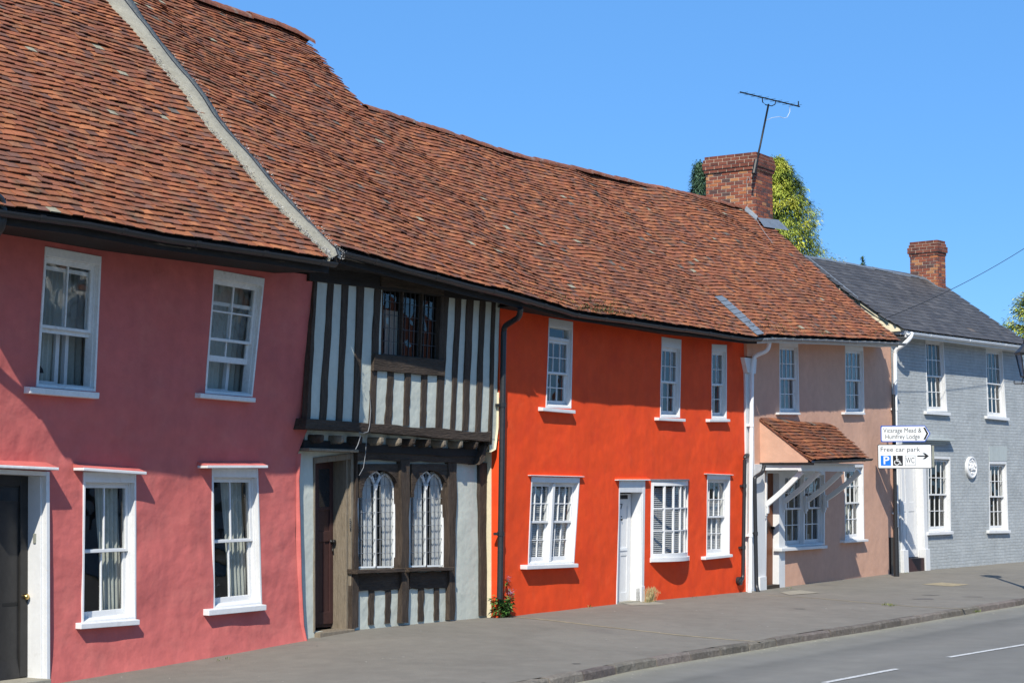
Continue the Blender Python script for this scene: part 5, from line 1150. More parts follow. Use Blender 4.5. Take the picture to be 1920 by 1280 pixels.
# ================================================================= GREY HOUSE
ga = math.radians(-8.2); p0 = PE.w(pr0, 0, .0); GR = Plane((p0.x, p0.y), ga)
gh = thing('house', 'grey painted brick house with a slate roof and a plaque, rightmost in the row', 'house', GR.w(5, 0, -2), 'old houses in the terrace')
Zg = lambda x, y: (1620+x/4.266, 590+y/4.266); Zh = lambda x, y: (1620+x/4.266, 840+y/4.266)
gr1 = GR.pix(1935, 700)[0]
def gtop(u): return interp(u, [GR.pix(x, y) for x, y in ((1690, 633), (1767, 640), (1905, 661))])
gw = {'U1': [Zg(503, 772), Zg(667, 776), Zg(632, 195), Zg(490, 180)], 'U2': [Zg(988, 810), Zg(1139, 825), Zg(1104, 272), Zg(973, 256)], 'L1': [Zh(515, 670), Zh(694, 662), Zh(690, 70), Zh(512, 62)], 'L2': [Zh(1002, 660), Zh(1155, 655), Zh(1138, 106), Zh(1000, 104)],
      'D': [(1690, 1074), Zh(508, 985), Zh(478, -85), Zh(262, -85)]}
gq = {k: pq(GR, v) for k, v in gw.items()}
print('grey', gr1, gq['D'])
wall('wall', GR, [(.02, -.3), (gr1, -.3), (gr1, gtop(gr1)+.05), (.02, gtop(.02)+.05)], list(gq.values()), M['grey'], gh, amp=.006, deep=.18, step=.2, uv=True)
window(gh, GR, gw['U1'], 4, 2, 2, rec=.065, head=.09, side=.03, st=.035, bar=.018, mid=.50, sill=(Zg(501, 770), Zg(696, 784)), sillh=.07, silld=.08, label='white sash window high up, nearer the peach house')
window(gh, GR, gw['U2'], 4, 2, 2, rec=.065, head=.09, side=.03, st=.035, bar=.018, mid=.50, sill=(Zg(986, 808), Zg(1166, 826)), sillh=.07, silld=.08, label='white sash window high up, nearer the street lamp')
window(gh, GR, gw['L1'], 4, 2, 2, rec=.075, head=.06, side=.03, st=.035, bar=.018, mid=.50, sill=(Zh(515, 672), Zh(718, 663)), sillh=.07, silld=.08, label='white sash window next to the grey house door')
window(gh, GR, gw['L2'], 4, 2, 2, rec=.075, head=.07, side=.03, st=.035, bar=.018, mid=.50, sill=(Zh(1002, 658), Zh(1176, 656)), sillh=.07, silld=.08, label='white ground floor sash window right of the plaque')
for q in ([Zh(1000, 103), Zh(1140, 103), Zh(1142, -15), Zh(998, -13)], ):
    a = pq(GR, q); mb_ = MB(); hx(mb_, GR, a, -.01, .012); mb_.build('flat_arch', M['greyplain'], gh)
# cornice over the door and lower window
cn = MB(); a = GR.pix(*Zg(505, 1035), .12)[0]; b = GR.pix(*Zg(718, 1025), .12)[0]; z0 = GR.pix(*Zg(610, 1040), .1)[1]
for dz, w0, dd in ((0, -.25, .05), (.05, -.15, .10), (.10, 0., .16)): hx(cn, GR, [(a-1.1-0, z0+dz), (b+w0, z0+dz), (b+w0, z0+dz+.049), (a-1.1, z0+dz+.049)], -.01, dd)
cn.build('door_cornice', M['greyplain'], gh, bevel=.006)
Q = Quad(GR, gq['D']); W, Hh = Q.W, Q.H; jf = MB(); a_ = .11/W*1.
pw_ = .17/W; Q.box(jf, 0, pw_, 0, 1, -.2, .04); Q.box(jf, 1-pw_, 1, 0, 1, -.2, .04); Q.box(jf, pw_, 1-pw_, .95, 1, -.2, .038)
Q.box(jf, -.02, pw_+.04/W, 0, .17, -.1, .09); Q.box(jf, 1-pw_-.02, 1+.02, 0, .17, -.1, .07); Q.box(jf, pw_*.35, pw_*.65, .22, .93, .04, .055)
df = jf.build('door_frame', M['white'], gh, bevel=.006)
dr = MB(); d0 = -.14; l0, l1 = pw_, 1-pw_; Q.box(dr, l0, l1, .11, .95, d0-.045, d0-.012)
for a, b in ((l0, l0+.1), (l1-.1, l1), ((l0+l1)/2-.05, (l0+l1)/2+.05)): Q.box(dr, a, b, .11, .95, d0-.012, d0)
for a, b in ((.11, .2), (.45, .52), (.88, .95)): Q.box(dr, l0+.1, (l0+l1)/2-.05, a, b, d0-.012, d0-.001); Q.box(dr, (l0+l1)/2+.05, l1-.1, a, b, d0-.012, d0-.001)
door = dr.build('door', M['white'], gh, bevel=.004); kn = MB(); c = Q.w(l0+.05, .46, d0+.02); kn.tube([c-GR.N*.02, c+GR.N*.03], .03, 10); c = Q.w(l0+.05, .66, d0+.01); kn.tube([c-Vector((0, 0, .07)), c+Vector((0, 0, .07))], .016, 8); kn.build('handle', M['iron'], door)
sp = MB(); Q.box(sp, l0+.001, l1-.001, -.1, .105, -.2, .03); sp.build('doorstep', M['doorbrown'], gh, bevel=.01)
# dark plinth piece against the corner, pipe on the corner
pm = MB(); a = PE.pix(1671.5, 1075, .03)[0]; z = PE.pix(1672, 1007, .03)[1]; hx(pm, PE, [(a-.03, -.3), (a+.32, -.3), (a+.32, z), (a-.03, z)], -.05, .04); pm.build('tarred_plinth', M['iron'], gh, bevel=.004)
P = lambda x, y, d: GR.w(*GR.pix(x, y, d), d)
pipe('downpipe', [P(1710, 624, .47), P(1707, 634, .46), P(1692, 648, .30), P(1679, 656, .12), P(1678, 670, .10), P(1682, 1060, .10)], .05, M['pipewhite'], gh, 2.)
# slate roof
grf = Roof(GR, .42, [GR.pix(x, y, .42) for x, y in ((1696, 618), (1910, 645))], 40, sag=.012)
import itertools
best = None
for phi in range(30, 56):
    grf.phi = math.radians(phi); a = [grf.solve(x, y) for x, y in ((1935, 650), (1850, 592), (1786, 549))]
    sc = abs(a[1][0]-a[2][0])
    if best is None or sc < best[0]: best = (sc, phi)
print('slate pitch', best)
grf.phi = math.radians(max(36, min(46, best[1])))
gl = [grf.solve(x, y) for x, y in ((1700, 620), (1668, 603), (1640, 584.5), (1605, 559), (1560, 527), (1512, 484))]
gr_ = [grf.solve(x, y) for x, y in ((1790, 551), (1850, 592), (1935, 650))]
gt_ = [grf.solve(x, y) for x, y in ((1505, 481), (1600, 498), (1720, 521), (1780, 545))]
print('slate', gl, gr_, gt_)
vtop = sum(p[1] for p in gt_[:3])/3; UL_, UR_ = gl[0][0], gr_[-1][0]
ug = sum(p[0] for p in gl[:3])/3
polyG = [(gl[0][0], 0)]+[p for p in gl[1:-1]]+gt_[:3]+[(gr_[0][0], gt_[2][1])]+gr_[:2]+[(gr_[-1][0], 0)]
SL = [(.078, .073, .070), (.084, .079, .076), (.072, .067, .065), (.090, .084, .080), (.066, .062, .061)]
dk = deck(grf, polyG, M['under'], gh); lay_tiles(grf, [polyG], M['slate'], dk, gauge=.17, tw=.25, tl=.30, lift=.016, th=.010, jit=.25, pal=SL, seed=51, name='slates')
rt2 = MB(); rp = [grf.P(*p, .0) for p in gt_[:3]+[(gr_[0][0], gt_[2][1])]]
ridge_tiles(rp, M['lead'], dk, r=.07, step=.45)
gm_ = MB(); zl = [grf.P(u, v, -.02) for u, v in [(gl[0][0], 0)]+gl[1:]]
s0_ = .0; 
gab = MB(); gp_ = [grf.P(u+.03, v, -.02) for u, v in [(gl[0][0], 0)]+gl[1:]]; gab.add(gp_+[p-Vector((0, 0, (.0, .22, .45)[i] if i < 3 else .7)) for i, p in enumerate(gp_)]+[p+GR.U*.02 for p in gp_], [(i, i+1, len(gp_)+i+1, len(gp_)+i) for i in range(len(gp_)-1)]); gab.build('gable_cladding', M['cream'], gh)
bx_ = MB(); pts_ = [onplane(x, y, grf.P(gl[0][0]+.02, 0), GR.U) for x, y in ((1664, 600), (1698, 619.5), (1694, 627), (1672, 627))]
bx_.add([p-GR.U*.02 for p in pts_]+[p+GR.U*.12 for p in pts_], [(0, 1, 2, 3), (4, 7, 6, 5), (0, 4, 5, 1), (1, 5, 6, 2), (2, 6, 7, 3)]); bx_.build('box_end', M['white'], gh)
fsh = MB()
for i in range(8):
    t0, t1 = i/8, (i+1)/8; q = lambda t: grf.P(gl[3][0]+(gl[-1][0]-gl[3][0])*t, gl[3][1]+(gl[-1][1]-gl[3][1])*t, .03)
    a, b = q(t0), q(t1); fsh.quad(a-GR.U*.10-Vector((0, 0, .06)), a+GR.U*.08, b+GR.U*.08, b-GR.U*.10-Vector((0, 0, .04)))
fsh.build('lead_flashing', M['lead'], gh)
uu = [gl[0][0]+.1+i*.6 for i in range(22)]; uu = [u for u in uu if u < UR_]+[UR_]
eaves(gh, GR, uu, lambda u: grf.P(u, 0).z+.02, gtop, .42, .0, M['white'], fh=.15)
gutter('gutter', [GR.w(u, grf.P(u, 0).z-.06, .44) for u in uu], .055, M['pipewhite'], gh, 2.1)
shell(gh, grf, gl[0][0]+.05, UR_-.1, vtop-.05, vtop-.05, GR, 'room')
c2 = grf.solve(1759, 541); C1 = grf.P(*c2, 0); pR = onplane(1772, 530, C1, GR.N); pL = onplane(1717, 510, C1, GR.U); zt = onplane(1757, 444, C1, GR.U).z
print('chimney2', C1, (pR-C1).length, (pL-C1).length, zt)
ch2 = bricks('chimney', 0, (pR-C1).length, 0, (pL-C1).length, C1.z-1.3, zt, gh, (C1.x, C1.y), ga, corbel=(.0, .02, .05, .05, .02), seed=9)
hm = MB(); a = C1; wx = (pR-C1).length; hm.hexa([a-GR.U*.05+GR.N*.04-Vector((0, 0, .25)), a+GR.U*(wx+.12)+GR.N*.22-Vector((0, 0, .33)), a+GR.U*(wx+.12)-GR.N*.05-Vector((0, 0, .3)), a-GR.U*.05-GR.N*.4-Vector((0, 0, .2)), a-GR.U*.03+GR.N*.02+Vector((0, 0, .05)), a+GR.U*(wx+.03)+GR.N*.02+Vector((0, 0, .02)), a+GR.U*(wx+.03)-GR.N*.05, a-GR.U*.05-GR.N*.45+Vector((0, 0, .38))]); hm.build('lead_apron', M['lead'], ch2)
# relief plaque
pc = GR.pix(1819, 876, .0); pqo = thing('wall_plaque', 'round white relief plaque on the grey painted brick wall between two windows', 'plaque', GR.w(pc[0], pc[1]-.29, 0)); C_ = GR.w(*pc, 0)
mb_ = MB(); lathe_n(mb_, [(C_, .275), (C_+GR.N*.05, .275), (C_+GR.N*.065, .262), (C_+GR.N*.068, .235), (C_+GR.N*.05, .222), (C_+GR.N*.045, .12), (C_+GR.N*.045, .01)], GR.N, 40); mb_.build('disc', M['white'], pqo, smooth=False)
mb_ = MB(); rr2 = random.Random(8)
for i in range(46):
    an_ = rr2.uniform(0, 6.28); rd2 = rr2.uniform(.0, .19); c = C_+GR.N*.05+GR.U*math.cos(an_)*rd2+Vector((0, 0, math.sin(an_)*rd2)); r_ = rr2.uniform(.018, .04)
    vs = [];
    for a_i in range(4):
        for b_i in range(8): t1, t2 = a_i*math.pi/6, b_i*math.pi/4; vs.append(c+GR.N*math.sin(t1)*r_+(GR.U*math.cos(t2)+Vector((0, 0, math.sin(t2)*1.4)))*math.cos(t1)*r_)
    mb_.add(vs, [(a_i*8+k, a_i*8+(k+1) % 8, a_i*8+8+(k+1) % 8, a_i*8+8+k) for a_i in range(3) for k in range(8)]+[tuple(range(24, 32))])
mb_.build('relief', M['white'], pqo, smooth=True)
# ================================================================= ROAD SIGN
_d = ray(1681, 1076); pb_ = CP+_d*((-.50+DC)/_d.y); pb_.z = pz(pb_.x, -.5); sg = thing('road_sign', 'black post carrying a pointed place sign above a car park sign', 'sign', pb_)
top = pb_+Vector((0, 0, 4.2)); yy = pb_.y
def atp(x, y): d = ray(x, y); t = (pb_-CP).dot(FW)/d.dot(FW); return CP+d*t
zt = atp(1675, 738).z; mb_ = MB(); tp_ = atp(1675.5, 738); tp_ = Vector((pb_.x, pb_.y, tp_.z)); mb_.tube([pb_-Vector((0, 0, .3)), tp_], .042, 14); mb_.tube([pb_-Vector((0, 0, .3)), pb_+(tp_-pb_)*.27], .062, 14); mb_.build('post', M['pipeblack'], sg, smooth=True).modifiers.new('s', 'EDGE_SPLIT')
SX = Vector((math.sin(math.radians(20)), -math.cos(math.radians(20)), 0)); SN = Vector((-math.cos(math.radians(20)), -math.sin(math.radians(20)), 0))
SO = pb_+SN*.085
def sp_(x, y): d = ray(x, y); t = (SO-CP).dot(SN)/d.dot(SN); p = CP+d*t-SO; return p.dot(SX), p.z
def W_(x, z, n=0.): return SO+SX*x+Vector((0, 0, z))+SN*n
def slab(mb, poly, n0, n1):
    k = len(poly); mb.add([W_(x, z, n1) for x, z in poly]+[W_(x, z, n0) for x, z in poly], [tuple(range(k)), tuple(reversed(range(k, 2*k)))]+[(i, (i+1) % k, k+(i+1) % k, k+i) for i in range(k)])
def rrect(x0, x1, z0, z1, r=.03, n=5):
    out = []
    for cx, cz, a0 in ((x1-r, z0+r, -90), (x1-r, z1-r, 0), (x0+r, z1-r, 90), (x0+r, z0+r, 180)):
        for i in range(n+1): a = math.radians(a0+90*i/n); out.append((cx+r*math.cos(a), cz+r*math.sin(a)))
    return out
x0, z1 = sp_(1651, 797.5); x1, _ = sp_(1744.5, 810); x2, z0 = sp_(1736, 828)
zm = (z0+z1)/2
def arrowp(x0, x1, z0, z1, c=.1, r=.02): return [(x0+r, z0), (x1-c, z0), (x1, (z0+z1)/2), (x1-c, z1), (x0+r, z1), (x0, z1-r), (x0, z0+r)]
hgt = z1-z0; mb_ = MB(); slab(mb_, arrowp(x0, x1, z0, z1, .12), 0, .012); s1 = mb_.build('place_sign', M['sapphire'], sg); s1['label'] = 'pointed white sign with a blue edge reading Vicarage Mead & Humfrey Lodge'
mb_ = MB(); slab(mb_, arrowp(x0+.022, x1-.026, z0+.022, z1-.022, .10), .012, .0135); mb_.build('face', M['signwhite'], s1)
mb_ = MB(); cx = x1-.05
mb_.add([W_(*p, .0145) for p in ((x1-.16, z0+.05), (x1-.115, z0+.05), (x1-.045, zm), (x1-.115, z1-.05), (x1-.16, z1-.05), (x1-.09, zm))], [(0, 1, 2, 5), (5, 2, 3, 4)]); mb_.build('chevron', M['signblack'], s1)
wtx = x1-.17-x0-.02
def fit(s, width, size, loc, parent, m=None, bold=.001):
    o = text(s, size, loc, SX, SN, m or M['signblack'], parent, ext=.0008, bold=bold)
    return o
cxm = (x0+.03+x1-.165)/2
def ftext(s, cx_, cz_, width, size, parent, m=None, bold=.0):
    loc = W_(cx_, cz_, .0145); 
    c = bpy.data.curves.new('lettering', 'FONT'); c.body = s; c.size = size; t = bpy.data.objects.new('lettering_source', c); COL.objects.link(t); bpy.context.view_layer.update(); w = t.dimensions.x; bpy.data.objects.remove(t)
    return text(s, size, loc, SX, SN, m or M['signblack'], parent, ext=.0008, sx=width/max(w, .01), bold=bold)
ftext('Vicarage Mead &', cxm, zm+hgt*.19, (x1-x0)*.77, hgt*.40, s1); ftext('Humfrey Lodge', cxm, zm-hgt*.19, (x1-x0)*.69, hgt*.40, s1)
x0, z1 = sp_(1645.3, 832.8); x1, z0 = sp_(1747.8, 878); zm = (z0+z1)/2; w2, h2 = x1-x0, z1-z0
print('sign size', w2, h2)
mb_ = MB(); slab(mb_, rrect(x0, x1, z0, z1), 0, .012); s2 = mb_.build('car_park_sign', M['signblack'], sg); s2['label'] = 'white car park sign with parking, wheelchair and WC symbols and an arrow'
mb_ = MB(); slab(mb_, rrect(x0+.016, x1-.016, z0+.016, z1-.016, .022), .012, .0135); mb_.build('face', M['signwhite'], s2)
ftext('Free car park', x0+w2*.415, z1-h2*.215, w2*.73, h2*.27, s2)
def sq(a, b, mm, nm, n=.0145):
    mb_ = MB(); slab(mb_, [(x0+w2*a, z0+h2*.12), (x0+w2*b, z0+h2*.12), (x0+w2*b, z0+h2*.54), (x0+w2*a, z0+h2*.54)], .0135, n); return mb_.build(nm, M[mm], s2)
sq(.055, .245, 'signblue', 'parking_panel'); ftext('P', x0+w2*.155, z0+h2*.33, w2*.10, h2*.46, s2, M['signwhite'], .004).name = 'parking_letter'
sq(.28, .465, 'signblack', 'wheelchair_panel'); sq(.505, .695, 'signblack', 'wc_panel')
mb_ = MB(); slab(mb_, [(x0+w2*.512, z0+h2*.137), (x0+w2*.688, z0+h2*.137), (x0+w2*.688, z0+h2*.523), (x0+w2*.512, z0+h2*.523)], .0145, .0152); mb_.build('wc_face', M['signwhite'], s2)
def ftext2(s, cx_, cz_, width, size, parent, m): o = ftext(s, cx_, cz_, width, size, parent, m); return o
SO = SO+SN*.001; ftext('WC', x0+w2*.60, z0+h2*.33, w2*.155, h2*.33, s2); 
# wheelchair symbol
wc = MB(); ccx, ccz = x0+w2*.365, z0+h2*.26
def disc(mb, cx_, cz_, r, n=.0155, k=18): mb.add([W_(cx_+r*math.cos(2*math.pi*i/k), cz_+r*math.sin(2*math.pi*i/k), n) for i in range(k)], [tuple(range(k))])
def ringa(mb, cx_, cz_, r0, r1, a0, a1, n=.0155, k=20):
    vs = []
    for i in range(k+1): a = math.radians(a0+(a1-a0)*i/k); vs += [W_(cx_+r0*math.cos(a), cz_+r0*math.sin(a), n), W_(cx_+r1*math.cos(a), cz_+r1*math.sin(a), n)]
    mb.add(vs, [(2*i, 2*i+1, 2*i+3, 2*i+2) for i in range(k)])
def seg(mb, a, b, w, n=.0157):
    a, b = Vector(a), Vector(b); t = (b-a).normalized(); s = Vector((-t.y, t.x))*w/2; mb.add([W_(*p, n) for p in (a-s, b-s, b+s, a+s)], [(0, 1, 2, 3)])
u_ = h2*.42; disc(wc, ccx-.02*0-u_*.07, z0+h2*.12+u_*.88, u_*.08); seg(wc, (ccx-u_*.07, z0+h2*.12+u_*.78), (ccx-u_*.05, z0+h2*.12+u_*.42), u_*.09); seg(wc, (ccx-u_*.05, z0+h2*.12+u_*.44), (ccx+u_*.20, z0+h2*.12+u_*.44), u_*.08)
seg(wc, (ccx+u_*.19, z0+h2*.12+u_*.47), (ccx+u_*.30, z0+h2*.12+u_*.15), u_*.08); seg(wc, (ccx+u_*.29, z0+h2*.12+u_*.17), (ccx+u_*.40, z0+h2*.12+u_*.2), u_*.07); seg(wc, (ccx-u_*.05, z0+h2*.12+u_*.62), (ccx+u_*.14, z0+h2*.12+u_*.60), u_*.06)
ringa(wc, ccx-u_*.05, z0+h2*.12+u_*.32, u_*.20, u_*.27, 125, 345); wc.build('wheelchair_symbol', M['signwhite'], s2)
ar_ = MB(); ya = z0+h2*.515; seg(ar_, (x0+w2*.73, ya), (x0+w2*.90, ya), h2*.055, .0145); xa = x0+w2*.945
ar_.add([W_(x, z, .0150) for x, z in ((xa, ya), (xa-w2*.07, ya+h2*.125), (xa-w2*.12, ya+h2*.125), (xa-w2*.05, ya), (xa-w2*.12, ya-h2*.125), (xa-w2*.07, ya-h2*.125))], [(0, 1, 2, 3), (0, 3, 4, 5)]); ar_.build('arrow', M['signblack'], s2)
cl = MB()
for z in (z0+.08, z1-.08): a = W_(x0+.05, z, -.014); b = W_(x1+.02, z, -.014); cl.tube([a, b], .010, 6)
for z in (z0+.08, z1-.08, z1+.1, z1+.32): c = Vector((pb_.x, pb_.y, pb_.z+z)); cl.tube([c-Vector((0, 0, .02)), c+Vector((0, 0, .02))], .055, 12)
slab(cl, [(x1+.004, z0+.03), (x1+.05, z0+.03), (x1+.05, z1-.03), (x1+.004, z1-.03)], -.03, -.004)
cl.build('mounting_rails', M['signback'], sg)
# ================================================================= STREET LAMP
lb_ = onZ(1937, 1100, 0.); lp = thing('street_lamp', 'black traditional street lamp with a glazed lantern at the right edge of the photo', 'street lamp', (lb_.x, lb_.y, pz(lb_.x, lb_.y)))
def atl(x, y): d = ray(x, y); t = (lb_-CP).dot(FW)/d.dot(FW); return CP+d*t
z_b, z_g0, z_g1, z_t = atl(1937, 706).z, atl(1937, 704).z, atl(1937, 660).z, atl(1937, 636).z
def prism(mb, c, rings, n=4, rot=math.pi/4):
    vs = []
    for r, z in rings: vs += [Vector((c.x+r*math.cos(rot+2*math.pi*k/n), c.y+r*math.sin(rot+2*math.pi*k/n), z)) for k in range(n)]
    mb.add(vs, [(i*n+k, i*n+(k+1) % n, (i+1)*n+(k+1) % n, (i+1)*n+k) for i in range(len(rings)-1) for k in range(n)]+[tuple(reversed(range(n))), tuple((len(rings)-1)*n+k for k in range(n))])
c = lb_; mb_ = MB(); prism(mb_, c, [(.11, -.1), (.11, .5), (.075, .56), (.06, 1.2), (.075, 1.22), (.05, 1.3), (.04, z_b-.25), (.06, z_b-.22), (.04, z_b-.18), (.05, z_b-.03), (.12, z_b)], 16, 0); mb_.build('post', M['pipeblack'], lp, smooth=True).modifiers.new('s', 'EDGE_SPLIT')
ro, ri = .27, .16; rot = math.pi/4+TH
gl_ = MB(); prism(gl_, c, [(ri-.012, z_g0), (ro-.012, z_g1)], 4, rot); gl_.build('glass', M['lampglass'], lp)
fr = MB()
for k in range(4):
    a = rot+k*math.pi/2; p = lambda r, z: Vector((c.x+r*math.cos(a), c.y+r*math.sin(a), z)); fr.tube([p(ri, z_g0), p(ro, z_g1)], .013, 6)
    a2 = a+math.pi/2; q = lambda r, z: Vector((c.x+r*math.cos(a2), c.y+r*math.sin(a2), z)); fr.tube([p(ri, z_g0), q(ri, z_g0)], .014, 6); fr.tube([p(ro, z_g1), q(ro, z_g1)], .02, 6)
fr.build('lantern_frame', M['pipeblack'], lp)
tp = MB(); prism(tp, c, [(ro+.03, z_g1), (ro+.03, z_g1+.02), (.11, z_t-.06), (.09, z_t), (.12, z_t+.02), (.05, z_t+.08), (.02, z_t+.12)], 4, rot); tp.build('lantern_roof', M['pipeblack'], lp)
bar_ = MB(); zb2 = z_b-.12; bar_.tube([Vector((c.x, c.y, zb2))-RT*.28, Vector((c.x, c.y, zb2))+RT*.28], .014, 8)
for s in (-1, 1):
    e = Vector((c.x, c.y, zb2))+RT*.28*s; bar_.tube([e, e+Vector((0, 0, .03))+RT*.02*s, e+Vector((0, 0, .05))], .02, 8); bar_.tube([Vector((c.x, c.y, zb2-.02))+RT*.14*s, Vector((c.x, c.y, z_g0-.02))+RT*.10*s], .011, 6)
bar_.build('ladder_bar', M['pipeblack'], lp)
bu = MB(); prism(bu, c, [(.03, z_g0+.02), (.03, z_g0+.12), (.045, z_g0+.16), (.045, z_g0+.26), (.02, z_g0+.32)], 12, 0); bu.build('lamp', M['pipewhite'], lp, smooth=True)
# ================================================================= WIRE
wa = B0.w(*B0.pix(1640, 604, .5), .5); d = ray(1925, 463); wb = CP+d*43.; wm = MB(); n = 40
def wirep(t): p = wa+(wb-wa)*t; p.z -= .12*4*t*(1-t); return p
wm.tube([wirep(i/n) for i in range(n+1)]+[wb+(wb-wa)*.3], .007, 6)
tag(wm.build('telephone_wire', M['iron'], None, smooth=True), 'thin dark telephone wire crossing the sky above the slate roof', 'wire')
#@@PLANTS
def leafmesh(mb, c, dirv, L, W, col, droop=.3, up=None):
    d_ = Vector(dirv).normalized(); s = d_.cross(Vector((R.uniform(-.4, .4), R.uniform(-.4, .4), 1))).normalized(); nn = s.cross(d_)
    m_ = c+d_*L*.5+nn*L*.06; t = c+d_*L-Vector((0, 0, L*droop)); mb.add([c, m_-s*W/2, t, m_+s*W/2], [(0, 1, 2, 3)], col)
def conifer(name, base, h, rad, label, cols, n, zmin, kind='golden', group=None, top=None):
    t = thing(name, label, 'tree', base, group); mb = MB(); mb.tube([Vector(base), Vector(base)+Vector((0, 0, h*.9))], rad*.10+.08, 8, r1=.02); rr = random.Random(len(label))
    mb.v = mb.v
    mb.build('trunk', M['bark'], t); f = MB(); b = Vector(base)
    for i in range(n):
        z = zmin+(h-zmin)*(rr.random()**1.15); k = (h-z)/(h-zmin); R0 = rad*(min(1, k*1.15)**.62)*(.90+.16*nz(z*1.3, i % 7, 3, 1.)); a = rr.uniform(0, 2*math.pi)
        lob = 1+.42*nz(math.cos(a)*2.2, math.sin(a)*2.2, z*1.5, 1.)
        ro_ = R0*lob*(rr.random()**.35); c = b+Vector((math.cos(a)*ro_, math.sin(a)*ro_, z)); out = Vector((math.cos(a), math.sin(a), rr.uniform(-.1, .5)))
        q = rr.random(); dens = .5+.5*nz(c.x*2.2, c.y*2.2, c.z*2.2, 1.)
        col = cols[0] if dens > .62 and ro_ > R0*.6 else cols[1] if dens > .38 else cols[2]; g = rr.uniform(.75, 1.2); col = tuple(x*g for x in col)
        S_ = rr.uniform(.13, .24)
        for j in range(9):
            dv = out+Vector((rr.uniform(-.7, .7), rr.uniform(-.7, .7), rr.uniform(-.9, .5))); leafmesh(f, c+Vector((rr.gauss(0, S_*.35), rr.gauss(0, S_*.35), rr.gauss(0, S_*.3))), dv, S_*rr.uniform(.5, .95), S_*rr.uniform(.10, .2), col, .35)
    f.build('crown', M['leaf'], t); return t
def place(x, ytop, depth):
    d = ray(x, ytop); p = CP+d*depth; return p
p = place(1452, 298, 58.); gz0 = -.3
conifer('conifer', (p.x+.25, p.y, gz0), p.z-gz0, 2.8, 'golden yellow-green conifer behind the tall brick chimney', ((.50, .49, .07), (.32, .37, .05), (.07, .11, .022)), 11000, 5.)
p = place(1312, 308, 62.)
conifer('conifer', (p.x, p.y, gz0), p.z-gz0, .85, 'blue-green conifer tip left of the tall brick chimney', ((.11, .19, .10), (.075, .14, .08), (.03, .06, .04)), 4200, 7.)
p = place(1618, 484, 60.); t = thing('sapling', 'small green treetop peeping over the slate ridge', 'tree', (p.x, p.y, gz0)); mb_ = MB(); mb_.tube([Vector((p.x, p.y, gz0)), p], .05, 6, r1=.01); mb_.build('trunk', M['bark'], t); f = MB()
for i in range(260):
    k = R.random(); c = p-Vector((0, 0, k*1.2)); leafmesh(f, c+Vector((R.gauss(0, .12*k), R.gauss(0, .12*k), 0)), (R.uniform(-1, 1), R.uniform(-1, 1), R.uniform(0, 1)), .13, .05, (.09, .14, .03), .1)
f.build('crown', M['leaf'], t)
p = place(1932, 606, 64.); t = thing('conifer', 'spreading yellow-green conifer at the right edge behind the grey house', 'tree', (p.x+.8, p.y, gz0)); base = Vector((p.x+.8, p.y, gz0)); mb_ = MB(); mb_.tube([base, base+Vector((0, 0, p.z+1.8))], .25, 8, r1=.03); f = MB()
for i in range(120):
    z = p.z-4.5+R.random()**.8*5.9; a = R.uniform(0, 6.28); L = (p.z+1.9-z)*.42+.35; d_ = Vector((math.cos(a), math.sin(a), .28)); b0_ = base+Vector((0, 0, z)); e_ = b0_+d_*L; mb_.tube([b0_, b0_+d_*L*.5, e_], .03, 5, r1=.008)
    for j in range(int(110*L)):
        k = R.uniform(.15, 1.05); c = b0_+d_*L*k+Vector((R.gauss(0, .09), R.gauss(0, .09), -R.random()*.22)); leafmesh(f, c, d_+Vector((R.uniform(-.8, .8), R.uniform(-.8, .8), R.uniform(-.6, .3))), .17, .045, R.choice([(.42, .45, .07), (.28, .35, .06), (.15, .21, .04), (.50, .50, .09)]), .35)
mb_.build('trunk', M['bark'], t); f.build('crown', M['leaf'], t)
# weed at the foot of the orange house
wp = onZ(938, 1158, .02); wd_ = thing('flowering_weed', 'leafy green weed with mauve flower heads at the foot of the black downpipe', 'plant', wp); st = MB(); f = MB(); fl2 = MB()
for i in range(26):
    a = R.uniform(-1.2, 1.2); l = R.uniform(.18, .42) if i > 2 else (.66 if i == 0 else .46); lean = Vector((R.uniform(-.35, .45), R.uniform(-.45, .1), 1)).normalized() if i else Vector((.33, -.1, 1)).normalized(); P_ = [wp+Vector((R.uniform(-.10, .10), R.uniform(-.08, .05), 0))]
    for k in range(5): P_.append(P_[-1]+lean*l/5+Vector((0, 0, -.004*k)))
    st.tube(P_, .004, 5)
    for k in range(26):
        t_ = R.uniform(.05, 1.); c = P_[0]+(P_[-1]-P_[0])*t_; an_ = R.uniform(0, 6.28); leafmesh(f, c, (math.cos(an_), math.sin(an_), R.uniform(-.1, .6)), R.uniform(.07, .13), R.uniform(.025, .045), R.choice([(.06, .15, .03), (.09, .20, .04), (.05, .12, .03), (.13, .22, .06)]), .25)
    if i < 3:
        for k in range(40): c = P_[-1]+Vector((R.gauss(0, .022), R.gauss(0, .022), R.gauss(0, .03))); leafmesh(fl2, c, (R.uniform(-1, 1), R.uniform(-1, 1), R.uniform(-.3, 1)), .028, .014, R.choice([(.30, .22, .36), (.38, .32, .42), (.22, .16, .26)]), .1)
st.build('stem', M['bark'], wd_); f.build('leaves', M['leaf'], wd_); fl2.build('flower_heads', M['leaf'], wd_)
gp = onZ(1217, 1128, .02); f = MB()
